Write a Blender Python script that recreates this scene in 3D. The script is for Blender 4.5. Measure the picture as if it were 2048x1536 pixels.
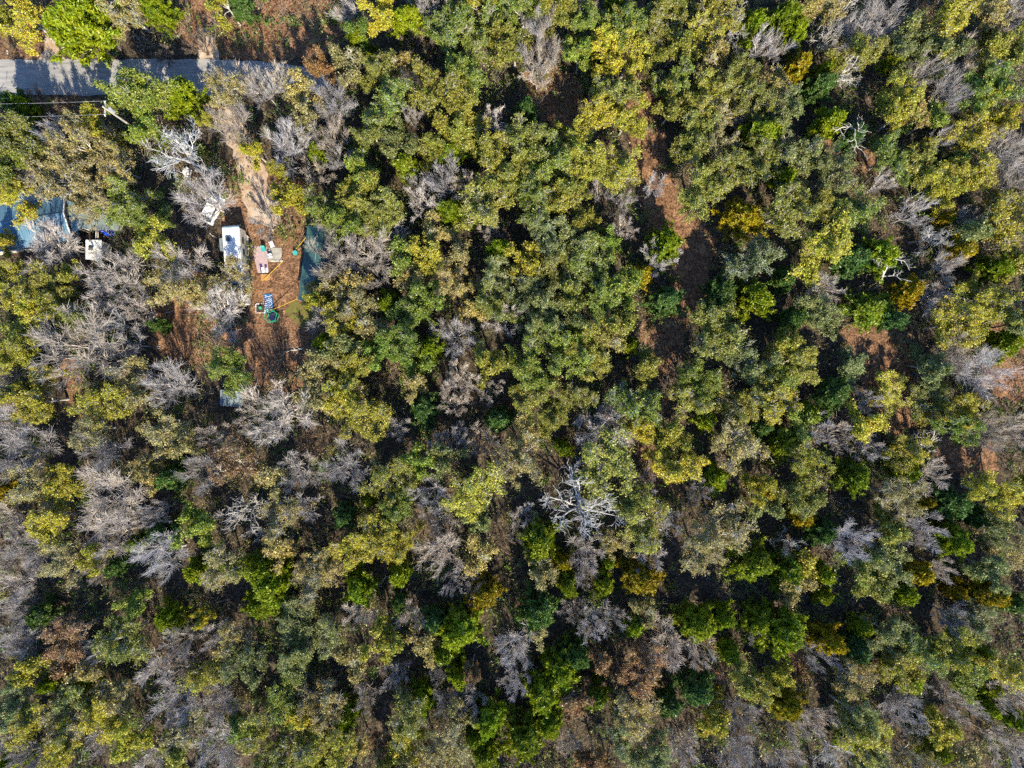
import bpy, math, random
import numpy as np
from mathutils import Vector, Euler

for o in list(bpy.data.objects):
    bpy.data.objects.remove(o)

# ------------------------------------------------------------------ camera, sky, sun, exposure
HC = 92.0            # drone height above the ground, metres
WG = 136.5           # width of the ground seen, metres
SUN_AZ = (0.27, -0.963)      # towards the sun, on the ground
SUN_EL = math.radians(39.0)
scene = bpy.context.scene
col = scene.collection

cam_data = bpy.data.cameras.new("camera")
cam_data.sensor_fit = 'HORIZONTAL'
cam_data.sensor_width = 36.0
cam_data.lens = 36.0 * HC / WG
cam_data.clip_start = 1.0
cam_data.clip_end = 3000.0
cam = bpy.data.objects.new("camera", cam_data)
cam.location = (0, 0, HC)
col.objects.link(cam)
scene.camera = cam

world = bpy.data.worlds.new("World")
scene.world = world
world.use_nodes = True
wn = world.node_tree.nodes
wl = world.node_tree.links
wn.clear()
sky = wn.new('ShaderNodeTexSky')
sky.sky_type = 'NISHITA'
sky.sun_disc = False
sky.sun_elevation = SUN_EL
sky.sun_rotation = math.atan2(SUN_AZ[0], SUN_AZ[1])
sky.air_density = 1.0
sky.dust_density = 0.1
sky.ozone_density = 6.0
bg = wn.new('ShaderNodeBackground')
bg.inputs[1].default_value = 0.145
wo = wn.new('ShaderNodeOutputWorld')
wl.new(sky.outputs[0], bg.inputs[0])
wl.new(bg.outputs[0], wo.inputs[0])

sd = bpy.data.lights.new("sun", 'SUN')
sd.energy = 5.0
sd.angle = math.radians(0.5)
sd.color = (1.0, 0.90, 0.68)
sun = bpy.data.objects.new("sun", sd)
sdir = Vector((SUN_AZ[0] * math.cos(SUN_EL), SUN_AZ[1] * math.cos(SUN_EL), math.sin(SUN_EL)))
sun.rotation_euler = sdir.to_track_quat('Z', 'Y').to_euler()
sun.location = sdir * 200
col.objects.link(sun)

scene.view_settings.view_transform = 'Standard'
scene.view_settings.look = 'None'
scene.view_settings.exposure = 1.15
scene.view_settings.gamma = 1.0
scene.view_settings.use_curve_mapping = False
scene.render.engine = 'CYCLES'
scene.cycles.max_bounces = 5
scene.cycles.diffuse_bounces = 2
scene.cycles.glossy_bounces = 2
scene.cycles.transmission_bounces = 3
scene.cycles.transparent_max_bounces = 4
scene.cycles.use_adaptive_sampling = True
scene.cycles.adaptive_threshold = 0.03
scene.cycles.use_denoising = False

# ------------------------------------------------------------------ helpers
def at(px, py, z=0.0):
    """photograph position -> place in the scene at height z"""
    k = WG / 2048.0 * (HC - z) / HC
    return Vector(((px - 1024.0) * k, (768.0 - py) * k, z))

def tag(o, label=None, cat=None, group=None, kind=None):
    if label: o["label"] = label
    if cat: o["category"] = cat
    if group: o["group"] = group
    if kind: o["kind"] = kind
    return o

def link(name, me, parent=None, loc=None):
    o = bpy.data.objects.new(name, me)
    col.objects.link(o)
    if parent is not None: o.parent = parent
    if loc is not None: o.location = loc
    return o

def thing(name, label, cat, loc=(0, 0, 0), rz=0.0, group=None):
    o = bpy.data.objects.new(name, None)
    o.empty_display_size = 0.3
    col.objects.link(o)
    o.location = loc
    o.rotation_euler = (0, 0, rz)
    return tag(o, label, cat, group)

def quads_mesh(name, V, Q, mat, attrs=None, smooth=False):
    """numpy vertices + quads -> mesh"""
    V = np.asarray(V, dtype=np.float32).reshape(-1, 3)
    Q = np.asarray(Q, dtype=np.int32).reshape(-1, 4)
    me = bpy.data.meshes.new(name)
    me.vertices.add(len(V)); me.vertices.foreach_set("co", V.ravel())
    me.loops.add(Q.size); me.loops.foreach_set("vertex_index", Q.ravel())
    me.polygons.add(len(Q))
    me.polygons.foreach_set("loop_start", np.arange(0, Q.size, 4, dtype=np.int32))
    me.polygons.foreach_set("loop_total", np.full(len(Q), 4, dtype=np.int32))
    if smooth:
        me.polygons.foreach_set("use_smooth", np.ones(len(Q), dtype=bool))
    for k, a in (attrs or {}).items():
        at_ = me.attributes.new(k, 'FLOAT', 'POINT')
        at_.data.foreach_set("value", np.asarray(a, dtype=np.float32).ravel())
    me.update(calc_edges=True)
    me.materials.append(mat)
    return me

class MB:
    """collects boxes, bars and polygons into one mesh"""
    def __init__(s): s.v = []; s.f = []
    def box(s, x0, x1, y0, y1, z0, z1):
        b = len(s.v)
        s.v += [(x0,y0,z0),(x1,y0,z0),(x1,y1,z0),(x0,y1,z0),(x0,y0,z1),(x1,y0,z1),(x1,y1,z1),(x0,y1,z1)]
        s.f += [(b,b+3,b+2,b+1),(b+4,b+5,b+6,b+7),(b,b+1,b+5,b+4),(b+1,b+2,b+6,b+5),(b+2,b+3,b+7,b+6),(b+3,b,b+4,b+7)]
        return s
    def prism(s, poly, z0, z1):
        b = len(s.v); n = len(poly)
        s.v += [(p[0], p[1], z0) for p in poly] + [(p[0], p[1], z1) for p in poly]
        s.f += [tuple(range(b+n-1, b-1, -1)), tuple(range(b+n, b+2*n))]
        s.f += [(b+i, b+(i+1) % n, b+n+(i+1) % n, b+n+i) for i in range(n)]
        return s
    def slab(s, a, b_, c, d, t):
        """thick quad a-b-c-d, thickness t downwards"""
        b = len(s.v)
        for p in (a, b_, c, d): s.v.append(tuple(p))
        for p in (a, b_, c, d): s.v.append((p[0], p[1], p[2] - t))
        s.f += [(b,b+1,b+2,b+3),(b+7,b+6,b+5,b+4),(b,b+4,b+5,b+1),(b+1,b+5,b+6,b+2),(b+2,b+6,b+7,b+3),(b+3,b+7,b+4,b)]
        return s
    def tube(s, pts, r, k=6, r1=None):
        pts = [Vector(p) for p in pts]; n = len(pts); b = len(s.v)
        for i, p in enumerate(pts):
            d = (pts[min(i+1, n-1)] - pts[max(i-1, 0)]).normalized()
            ref = Vector((0, 0, 1)) if abs(d.z) < 0.9 else Vector((1, 0, 0))
            u = d.cross(ref).normalized(); w = d.cross(u)
            rr = r if r1 is None else r + (r1 - r) * i / (n - 1)
            for j in range(k):
                a = 2 * math.pi * j / k
                s.v.append(tuple(p + (u * math.cos(a) + w * math.sin(a)) * rr))
        for i in range(n-1):
            for j in range(k):
                s.f.append((b+i*k+j, b+i*k+(j+1) % k, b+(i+1)*k+(j+1) % k, b+(i+1)*k+j))
        s.f.append(tuple(range(b+k-1, b-1, -1))); s.f.append(tuple(range(b+(n-1)*k, b+n*k)))
        return s
    def mesh(s, name, mat):
        me = bpy.data.meshes.new(name)
        me.from_pydata(s.v, [], s.f); me.update(); me.materials.append(mat)
        return me
    def build(s, name, mat, parent=None, loc=None):
        return link(name, s.mesh(name, mat), parent, loc)

# ------------------------------------------------------------------ materials
def new_mat(name):
    m = bpy.data.materials.new(name); m.use_nodes = True
    m.node_tree.nodes.clear()
    return m, m.node_tree.nodes, m.node_tree.links

def simple_mat(name, c, rough=0.7, var=0.15, scale=3.0, metal=0.0, c2=None, bump=0.0, stretch=(1, 1, 1), spec=0.3):
    m, n, l = new_mat(name)
    out = n.new('ShaderNodeOutputMaterial'); p = n.new('ShaderNodeBsdfPrincipled')
    p.inputs['Roughness'].default_value = rough; p.inputs['Metallic'].default_value = metal
    p.inputs['Specular IOR Level'].default_value = spec
    tc = n.new('ShaderNodeTexCoord'); mp = n.new('ShaderNodeMapping'); mp.inputs['Scale'].default_value = stretch
    nz = n.new('ShaderNodeTexNoise'); nz.inputs['Scale'].default_value = scale; nz.inputs['Detail'].default_value = 8
    rp = n.new('ShaderNodeValToRGB')
    rp.color_ramp.elements[0].position = 0.32; rp.color_ramp.elements[1].position = 0.68
    d = c2 if c2 else tuple(x * (1 - 2 * var) for x in c)
    rp.color_ramp.elements[0].color = (*d, 1); rp.color_ramp.elements[1].color = (*c, 1)
    l.new(tc.outputs['Object'], mp.inputs[0]); l.new(mp.outputs[0], nz.inputs['Vector'])
    l.new(nz.outputs[0], rp.inputs[0]); l.new(rp.outputs[0], p.inputs['Base Color'])
    if bump:
        b = n.new('ShaderNodeBump'); b.inputs['Strength'].default_value = bump
        l.new(nz.outputs[0], b.inputs['Height']); l.new(b.outputs[0], p.inputs['Normal'])
    l.new(p.outputs[0], out.inputs[0])
    return m

def leaf_mat(name, hue_span, val_span, trans, brown, bough=0.06):
    m, n, l = new_mat(name)
    out = n.new('ShaderNodeOutputMaterial')
    oi = n.new('ShaderNodeObjectInfo')
    a1 = n.new('ShaderNodeAttribute'); a1.attribute_name = 'tint'
    a2 = n.new('ShaderNodeAttribute'); a2.attribute_name = 'hue'
    mr1 = n.new('ShaderNodeMapRange'); mr1.inputs[3].default_value = 1 - val_span; mr1.inputs[4].default_value = 1 + val_span
    mr2 = n.new('ShaderNodeMapRange'); mr2.inputs[3].default_value = 0.5 - hue_span; mr2.inputs[4].default_value = 0.5 + hue_span
    l.new(a1.outputs['Fac'], mr1.inputs[0]); l.new(a2.outputs['Fac'], mr2.inputs[0])
    hs = n.new('ShaderNodeHueSaturation')
    l.new(oi.outputs['Color'], hs.inputs['Color']); l.new(mr1.outputs[0], hs.inputs['Value']); l.new(mr2.outputs[0], hs.inputs['Hue'])
    colr = hs.outputs[0]
    tc = n.new('ShaderNodeTexCoord'); nz = n.new('ShaderNodeTexNoise'); nz.inputs['Scale'].default_value = 0.55; nz.inputs['Detail'].default_value = 2
    off = n.new('ShaderNodeVectorMath'); off.operation = 'ADD'
    cv = n.new('ShaderNodeCombineXYZ'); mu = n.new('ShaderNodeMath'); mu.operation = 'MULTIPLY'; mu.inputs[1].default_value = 50.0
    l.new(oi.outputs['Random'], mu.inputs[0]); l.new(mu.outputs[0], cv.inputs[0])
    l.new(tc.outputs['Object'], off.inputs[0]); l.new(cv.outputs[0], off.inputs[1]); l.new(off.outputs[0], nz.inputs['Vector'])
    rp = n.new('ShaderNodeMapRange'); rp.inputs[1].default_value = 0.38; rp.inputs[2].default_value = 0.68; rp.inputs[4].default_value = 0.75
    l.new(nz.outputs[0], rp.inputs[0])
    h2 = n.new('ShaderNodeHueSaturation'); h2.inputs['Hue'].default_value = 0.5 + bough; h2.inputs['Value'].default_value = 0.8
    l.new(colr, h2.inputs['Color'])
    mb = n.new('ShaderNodeMix'); mb.data_type = 'RGBA'
    l.new(rp.outputs[0], mb.inputs['Factor']); l.new(colr, mb.inputs['A']); l.new(h2.outputs[0], mb.inputs['B'])
    colr = mb.outputs['Result']
    if brown:
        st = n.new('ShaderNodeMath'); st.operation = 'GREATER_THAN'; st.inputs[1].default_value = 1.0 - brown
        l.new(a2.outputs['Fac'], st.inputs[0])
        mx = n.new('ShaderNodeMix'); mx.data_type = 'RGBA'; mx.inputs['B'].default_value = (0.21, 0.115, 0.045, 1)
        l.new(st.outputs[0], mx.inputs['Factor']); l.new(colr, mx.inputs['A'])
        colr = mx.outputs['Result']
    df = n.new('ShaderNodeBsdfDiffuse'); tr = n.new('ShaderNodeBsdfTranslucent'); gl = n.new('ShaderNodeBsdfGlossy')
    gl.inputs['Roughness'].default_value = 0.45; gl.inputs['Color'].default_value = (0.6, 0.6, 0.6, 1)
    l.new(colr, df.inputs[0]); l.new(colr, tr.inputs[0])
    m1 = n.new('ShaderNodeMixShader'); m1.inputs[0].default_value = trans
    l.new(df.outputs[0], m1.inputs[1]); l.new(tr.outputs[0], m1.inputs[2])
    m2 = n.new('ShaderNodeMixShader'); m2.inputs[0].default_value = 0.05
    l.new(m1.outputs[0], m2.inputs[1]); l.new(gl.outputs[0], m2.inputs[2])
    l.new(m2.outputs[0], out.inputs[0])
    return m

def bark_mat(name):
    m, n, l = new_mat(name)
    out = n.new('ShaderNodeOutputMaterial'); df = n.new('ShaderNodeBsdfDiffuse')
    oi = n.new('ShaderNodeObjectInfo'); tc = n.new('ShaderNodeTexCoord')
    nz = n.new('ShaderNodeTexNoise'); nz.inputs['Scale'].default_value = 2.5; nz.inputs['Detail'].default_value = 6
    mr = n.new('ShaderNodeMapRange'); mr.inputs[1].default_value = 0.3; mr.inputs[2].default_value = 0.7
    mr.inputs[3].default_value = 0.6; mr.inputs[4].default_value = 1.25
    hs = n.new('ShaderNodeHueSaturation')
    l.new(tc.outputs['Object'], nz.inputs['Vector']); l.new(nz.outputs[0], mr.inputs[0]); l.new(mr.outputs[0], hs.inputs['Value'])
    l.new(oi.outputs['Color'], hs.inputs['Color']); l.new(hs.outputs[0], df.inputs[0]); l.new(df.outputs[0], out.inputs[0])
    return m

M_BARK = bark_mat('bark')
M_OAK = leaf_mat('oak_leaf', 0.035, 0.60, 0.28, 0.08, 0.03)
M_CEDAR = leaf_mat('cedar_spray', 0.025, 0.45, 0.30, 0.0, 0.03)

def ground_mat(name, c0, c1, c2, d0, d1):
    m, n, l = new_mat(name)
    out = n.new('ShaderNodeOutputMaterial'); p = n.new('ShaderNodeBsdfPrincipled')
    p.inputs['Roughness'].default_value = 0.95; p.inputs['Specular IOR Level'].default_value = 0.1
    tc = n.new('ShaderNodeTexCoord')
    big = n.new('ShaderNodeTexNoise'); big.inputs['Scale'].default_value = 0.07; big.inputs['Detail'].default_value = 5
    mid = n.new('ShaderNodeTexNoise'); mid.inputs['Scale'].default_value = 0.8; mid.inputs['Detail'].default_value = 8; mid.inputs['Roughness'].default_value = 0.7
    vor = n.new('ShaderNodeTexVoronoi'); vor.inputs['Scale'].default_value = 5.5
    for x in (big, mid, vor): l.new(tc.outputs['Object'], x.inputs['Vector'])
    r1 = n.new('ShaderNodeValToRGB')
    e = r1.color_ramp.elements
    e[0].position = 0.30; e[0].color = (*c0, 1)
    e[1].position = 0.72; e[1].color = (*c2, 1)
    x = e.new(0.5); x.color = (*c1, 1)
    l.new(mid.outputs[0], r1.inputs[0])
    r2 = n.new('ShaderNodeValToRGB')
    r2.color_ramp.elements[0].position = 0.4; r2.color_ramp.elements[0].color = (*d0, 1)
    r2.color_ramp.elements[1].position = 0.62; r2.color_ramp.elements[1].color = (*d1, 1)
    l.new(big.outputs[0], r2.inputs[0])
    mx = n.new('ShaderNodeMix'); mx.data_type = 'RGBA'; mx.inputs['Factor'].default_value = 0.4
    l.new(r1.outputs[0], mx.inputs['A']); l.new(r2.outputs[0], mx.inputs['B'])
    hs = n.new('ShaderNodeHueSaturation')
    sep = n.new('ShaderNodeSeparateColor'); l.new(vor.outputs['Color'], sep.inputs[0])
    mr = n.new('ShaderNodeMapRange'); mr.inputs[3].default_value = 0.4; mr.inputs[4].default_value = 1.65
    l.new(sep.outputs[0], mr.inputs[0]); l.new(mr.outputs[0], hs.inputs['Value']); l.new(mx.outputs['Result'], hs.inputs['Color'])
    l.new(hs.outputs[0], p.inputs['Base Color'])
    b = n.new('ShaderNodeBump'); b.inputs['Strength'].default_value = 0.6; b.inputs['Distance'].default_value = 0.08
    l.new(vor.outputs['Distance'], b.inputs['Height']); l.new(b.outputs[0], p.inputs['Normal'])
    l.new(p.outputs[0], out.inputs[0])
    return m
M_GROUND = ground_mat('forest_floor', (0.016, 0.015, 0.014), (0.055, 0.042, 0.032), (0.150, 0.095, 0.060), (0.050, 0.045, 0.030), (0.075, 0.055, 0.040))  # dark humus tone, with the shade under the trees in its colour
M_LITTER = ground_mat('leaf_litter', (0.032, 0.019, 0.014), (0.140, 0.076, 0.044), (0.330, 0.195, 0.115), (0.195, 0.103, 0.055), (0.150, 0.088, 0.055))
M_ROAD = simple_mat('gravel', (0.31, 0.295, 0.285), 0.95, c2=(0.19, 0.19, 0.195), scale=1.6, bump=0.3, stretch=(0.25, 1.6, 1), spec=0.1)
M_SAND = simple_mat('sandy_track', (0.44, 0.36, 0.285), 0.95, c2=(0.27, 0.165, 0.10), scale=0.9, bump=0.3, spec=0.1)

# ------------------------------------------------------------------ ground, road, drive
def sheet(name, mat, poly, z, seed, jitter=0.25, sub=1.0):
    """flat sheet with a ragged outline"""
    rr = random.Random(seed); out = []
    for i, a in enumerate(poly):
        b = poly[(i + 1) % len(poly)]; a = Vector(a); b = Vector(b)
        n = max(1, int((b - a).length / sub)); nv = Vector((-(b - a).y, (b - a).x, 0)).normalized()
        for j in range(n):
            out.append(a.lerp(b, j / n) + nv * rr.uniform(-jitter, jitter))
    me = bpy.data.meshes.new(name)
    me.from_pydata([(p.x, p.y, z) for p in out], [], [tuple(range(len(out)))]); me.update()
    if me.polygons[0].normal.z < 0: me.flip_normals()
    me.materials.append(mat)
    o = link(name, me); tag(o, kind='structure')
    return o

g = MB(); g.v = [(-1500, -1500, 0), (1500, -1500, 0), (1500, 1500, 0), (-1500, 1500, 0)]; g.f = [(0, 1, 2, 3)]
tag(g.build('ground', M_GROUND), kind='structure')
sheet('road', M_ROAD, [at(-700, 190), at(0, 189), at(240, 191), at(430, 192), at(560, 186), at(660, 176), at(660, 140), at(560, 126), at(430, 119), at(0, 119), at(-700, 120)], 0.008, 1, 0.12, 0.8)
sheet('driveway', M_SAND, [at(80, 122), at(86, 100), at(92, 70), at(108, 72), at(118, 100), at(132, 122)], 0.004, 2, 0.18, 0.6)
sheet('driveway', M_SAND, [at(392, 190), at(408, 215), at(440, 255), at(462, 300), at(476, 350), at(482, 400), at(505, 440), at(560, 452), at(568, 420), at(545, 380), at(520, 320), at(500, 270), at(470, 225), at(446, 190)], 0.004, 3, 0.35, 0.7)
sheet('driveway', M_SAND, [at(396, 60), at(400, 119.5), at(440, 119.5), at(432, 90), at(420, 58)], 0.004, 4, 0.3, 0.7)
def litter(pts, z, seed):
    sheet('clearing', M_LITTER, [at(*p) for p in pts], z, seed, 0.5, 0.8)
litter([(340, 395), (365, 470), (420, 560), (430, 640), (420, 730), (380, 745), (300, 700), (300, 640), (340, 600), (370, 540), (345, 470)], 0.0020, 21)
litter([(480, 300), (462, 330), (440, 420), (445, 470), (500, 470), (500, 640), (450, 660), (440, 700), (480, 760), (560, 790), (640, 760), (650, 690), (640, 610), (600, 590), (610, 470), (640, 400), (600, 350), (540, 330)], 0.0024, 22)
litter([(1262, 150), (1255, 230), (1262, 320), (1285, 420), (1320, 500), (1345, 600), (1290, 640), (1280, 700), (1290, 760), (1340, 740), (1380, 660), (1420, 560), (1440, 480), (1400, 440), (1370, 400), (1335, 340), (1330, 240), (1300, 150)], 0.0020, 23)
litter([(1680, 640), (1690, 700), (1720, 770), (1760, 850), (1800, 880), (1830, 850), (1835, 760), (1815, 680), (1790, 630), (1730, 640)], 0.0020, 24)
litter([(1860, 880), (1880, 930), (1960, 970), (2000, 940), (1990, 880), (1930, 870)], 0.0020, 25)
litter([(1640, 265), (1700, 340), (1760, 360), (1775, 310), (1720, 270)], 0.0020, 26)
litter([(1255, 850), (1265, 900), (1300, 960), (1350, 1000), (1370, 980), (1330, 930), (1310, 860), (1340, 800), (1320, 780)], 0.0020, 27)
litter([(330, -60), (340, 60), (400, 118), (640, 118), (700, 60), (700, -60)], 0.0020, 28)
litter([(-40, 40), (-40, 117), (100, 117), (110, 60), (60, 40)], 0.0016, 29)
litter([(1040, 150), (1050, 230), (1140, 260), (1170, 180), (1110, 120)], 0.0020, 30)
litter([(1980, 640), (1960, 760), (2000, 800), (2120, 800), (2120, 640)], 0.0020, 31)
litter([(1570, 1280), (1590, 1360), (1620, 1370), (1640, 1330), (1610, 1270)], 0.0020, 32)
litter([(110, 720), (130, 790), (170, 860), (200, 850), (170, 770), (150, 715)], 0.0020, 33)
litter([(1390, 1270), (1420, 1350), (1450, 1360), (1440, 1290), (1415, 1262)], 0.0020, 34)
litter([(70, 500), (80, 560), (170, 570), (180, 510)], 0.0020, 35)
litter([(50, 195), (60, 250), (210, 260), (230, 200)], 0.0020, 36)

# ------------------------------------------------------------------ tree growing (numpy, level by level)
def nrm(a):
    return a / np.maximum(np.linalg.norm(a, axis=-1, keepdims=True), 1e-9)

def polyl(rng, start, d, L, n, gnarl, up):
    B = len(start); pts = np.zeros((B, n, 3)); ds = np.zeros((B, n, 3))
    pts[:, 0] = start; d = nrm(d.copy()); ds[:, 0] = d
    step = (L / (n - 1))[:, None]
    for i in range(1, n):
        d = nrm(d + gnarl * rng.normal(size=(B, 3)) + np.array([0, 0, up]))
        pts[:, i] = pts[:, i-1] + d * step; ds[:, i] = d
    return pts, ds

def kids(rng, pts, ds, rad, m, t0, t1, ang, angj):
    """m children per parent: start, direction, radius there, t"""
    B, n, _ = pts.shape
    t = t0 + (t1 - t0) * (np.arange(m)[None, :] + rng.uniform(0, 1, (B, m))) / m
    f = t * (n - 1); i = np.minimum(f.astype(int), n - 2); w = (f - i)[..., None]
    b = np.arange(B)[:, None]
    p = pts[b, i] * (1 - w) + pts[b, i+1] * w
    d = nrm(ds[b, i] * (1 - w) + ds[b, i+1] * w)
    r = rad[b, i] * (1 - w[..., 0]) + rad[b, i+1] * w[..., 0]
    q = rng.normal(size=(B, m, 3)); q = nrm(q - (q * d).sum(-1, keepdims=True) * d)
    a = (ang + angj * rng.normal(size=(B, m)))[..., None]
    cd = d * np.cos(a) + q * np.sin(a)
    return p.reshape(-1, 3), cd.reshape(-1, 3), r.ravel(), t.ravel()

def tubes(pts, rad, k):
    B, n, _ = pts.shape
    d = np.empty_like(pts); d[:, 1:-1] = pts[:, 2:] - pts[:, :-2]; d[:, 0] = pts[:, 1] - pts[:, 0]; d[:, -1] = pts[:, -1] - pts[:, -2]
    d = nrm(d)
    ref = np.where(np.abs(d[..., 2:3]) < 0.9, np.array([0, 0, 1.0]), np.array([1.0, 0, 0]))
    u = nrm(np.cross(d, ref)); w = np.cross(d, u)
    a = 2 * np.pi * np.arange(k) / k
    V = pts[:, :, None, :] + rad[:, :, None, None] * (u[:, :, None, :] * np.cos(a)[:, None] + w[:, :, None, :] * np.sin(a)[:, None])
    idx = np.arange(B * n * k).reshape(B, n, k); nx = np.roll(idx, -1, axis=2)
    Q = np.stack([idx[:, :-1], nx[:, :-1], nx[:, 1:], idx[:, 1:]], -1)
    return V.reshape(-1, 3), Q.reshape(-1, 4)

def join(parts):
    V = []; Q = []; o = 0
    for v, q in parts:
        V.append(v); Q.append(q + o); o += len(v)
    return np.concatenate(V), np.concatenate(Q)

def taper(r0, r1, n):
    r0 = np.asarray(r0)[:, None]; r1 = np.asarray(r1)[:, None]
    s = np.linspace(0, 1, n)[None, :]
    return r0 * (1 - s) + r1 * s

def skeleton(rng, H, R, fork, nl, n2, n3, n4, gn, up, ang, rt, twig, low=0.35, tl=1.0):
    """trunk, limbs, branches, branchlets, twigs; returns levels of (pts, rad, dirs)"""
    tr, td = polyl(rng, np.zeros((1, 3)), np.array([[0.06 * rng.normal(), 0.06 * rng.normal(), 1.0]]), np.array([fork * H * 1.25]), 6, 0.07, 0.05)
    trad = taper([rt], [rt * 0.62], 6); trad[:, 0] *= 1.3
    az = 2 * np.pi * (np.arange(nl) + rng.uniform(-0.35, 0.35, nl)) / nl + rng.uniform(0, 6)
    el = rng.uniform(low, 0.95, nl); el[::3] = rng.uniform(0.9, 1.35, len(el[::3]))
    f = rng.uniform(0.55, 1.0, nl); i = np.minimum((f * 5).astype(int), 4); w = (f * 5 - i)[:, None]
    st = tr[0][i] * (1 - w) + tr[0][np.minimum(i+1, 5)] * w
    d = np.stack([np.cos(az) * np.cos(el), np.sin(az) * np.cos(el), np.sin(el)], 1)
    L = (np.cos(el) * R * 1.02 + np.sin(el) * (H - fork * H) * 0.72) * rng.uniform(0.75, 1.1, nl)
    lp, ld = polyl(rng, st, d, L, 8, gn, up * 0.6)
    lr = taper(np.full(nl, rt * 0.5), np.full(nl, rt * 0.10), 8)
    p, d, r, t = kids(rng, lp, ld, lr, n2, 0.25, 1.0, ang, 0.18)
    L2 = R * 0.52 * (1.15 - 0.55 * t) * rng.uniform(0.7, 1.2, len(t))
    bp, bd = polyl(rng, p, d + np.array([0, 0, 0.2]), L2, 6, gn, up)
    br = taper(np.minimum(r * 0.65, rt * 0.28), np.full(len(t), twig * 1.5), 6)
    p, d, r, t = kids(rng, bp, bd, br, n3, 0.2, 1.0, ang * 0.95, 0.2)
    L3 = R * 0.27 * (0.6 + 0.4 * tl) * (1.15 - 0.5 * t) * rng.uniform(0.65, 1.25, len(t))
    cp, cd = polyl(rng, p, d + np.array([0, 0, 0.12]), L3, 4, gn, up)
    cr = taper(np.minimum(r * 0.7, twig * 2.0), np.full(len(t), twig), 4)
    lev = [(tr, trad, td, 8), (lp, lr, ld, 6), (bp, br, bd, 4), (cp, cr, cd, 3)]
    if n4:
        p, d, r, t = kids(rng, cp, cd, cr, n4, 0.15, 1.0, ang * 0.85, 0.2)
        L4 = R * 0.15 * tl * rng.uniform(0.6, 1.35, len(t))
        ep, ed = polyl(rng, p, d, L4, 3, gn * 0.8, up)
        lev.append((ep, taper(np.full(len(t), twig), np.full(len(t), twig * 0.55), 3), ed, 3))
    # bring to size
    tips = np.concatenate([lev[-1][0][:, -1], lev[-2][0][:, -1]])
    c = np.median(tips[:, :2], 0); rr = np.percentile(np.linalg.norm(tips[:, :2] - c, axis=1), 93)
    zz = np.percentile(tips[:, 2], 98)
    S = np.array([R / rr, R / rr, H / zz])
    return [(pt * S, ra, di, k) for pt, ra, di, k in lev]

def leaves(rng, cen, nper, spread, size, elong, flat, outward=None):
    """kite-shaped leaves in clumps round the centres"""
    n = len(cen)
    c = np.repeat(cen, nper, 0) + rng.normal(size=(n * nper, 3)) * spread * np.array([1, 1, 0.7])
    N = len(c)
    nor = nrm(rng.normal(size=(N, 3)) + np.array([0, 0, flat]))
    a = rng.normal(size=(N, 3))
    if outward is not None: a = a * 0.55 + np.repeat(outward, nper, 0)
    a = nrm(a - (a * nor).sum(-1, keepdims=True) * nor)
    b = np.cross(nor, a)
    s = size * rng.uniform(0.65, 1.35, (N, 1))
    V = np.stack([c - a * s * elong, c + b * s * 0.55 - a * s * 0.1, c + a * s * elong, c - b * s * 0.55 - a * s * 0.1], 1)
    Q = np.arange(N * 4).reshape(N, 4)
    tc = np.repeat(rng.uniform(0, 1, n), nper) * 0.6 + rng.uniform(0, 1, N) * 0.4
    hc = np.repeat(rng.uniform(0, 1, n), nper) * 0.65 + rng.uniform(0, 1, N) * 0.35
    return V.reshape(-1, 3), Q, np.repeat(tc, 4), np.repeat(hc, 4)

def make_oak(seed, R, H, dense):
    rng = np.random.default_rng(seed)
    big = R > 3
    lev = skeleton(rng, H, R, 0.40, 9 if big else 7, 6 if big else 5, 5, 3, 0.20, 0.06, 0.85, 0.20 if big else 0.13, 0.026)
    wood = quads_mesh('oak_wood', *join([tubes(p, r, k) for p, r, d, k in lev]), M_BARK, smooth=True)
    tw = lev[-1][0]; sm = lev[-2][0]
    cen = np.concatenate([tw[:, -1], tw[:, 1], (tw[:, 1] + tw[:, 2]) * 0.5, sm[:, -1], sm[:, 2]])
    # whole boughs keep or lose their leaves together
    bough = np.sin(cen[:, 0] * 1.7 + seed) * np.cos(cen[:, 1] * 1.9 + seed * 2.1) + 0.5 * np.sin(cen[:, 2] * 2.3 + seed)
    keep = rng.uniform(0, 1, len(cen)) < np.clip(dense + 0.33 * bough, 0.06, 1)
    cen = cen[keep]
    V, Q, t, h = leaves(rng, cen, 7, 0.165, 0.110, 0.95, 0.5)
    return wood, quads_mesh('oak_leaves', V, Q, M_OAK, {'tint': t, 'hue': h}), R, H

def make_bare(seed, R, H):
    rng = np.random.default_rng(seed)
    big = R > 3
    lev = skeleton(rng, H, R, 0.27, 10 if big else 8, 8 if big else 7, 6, 4, 0.055, 0.035, 0.50, 0.16 if big else 0.10, 0.0145, low=0.5, tl=1.6)
    wood = quads_mesh('bare_wood', *join([tubes(p, r, k) for p, r, d, k in lev[:3]]), M_BARK, smooth=True)
    fine = quads_mesh('bare_twigs', *join([tubes(p, r, k) for p, r, d, k in lev[3:]]), M_BARK)
    return wood, fine, R, H

def make_crooked(seed, R, H):
    rng = np.random.default_rng(seed)
    lev = skeleton(rng, H, R, 0.36, 8, 6, 5, 2, 0.20, 0.03, 0.85, 0.22, 0.022)
    lev = [(p, r * (1.08 if i in (1, 2) else 0.9), d, k) for i, (p, r, d, k) in enumerate(lev)]
    wood = quads_mesh('crooked_wood', *join([tubes(p, r, k) for p, r, d, k in lev[:3]]), M_BARK, smooth=True)
    fine = quads_mesh('crooked_twigs', *join([tubes(p, r, k) for p, r, d, k in lev[3:]]), M_BARK)
    return wood, fine, R, H

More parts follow.
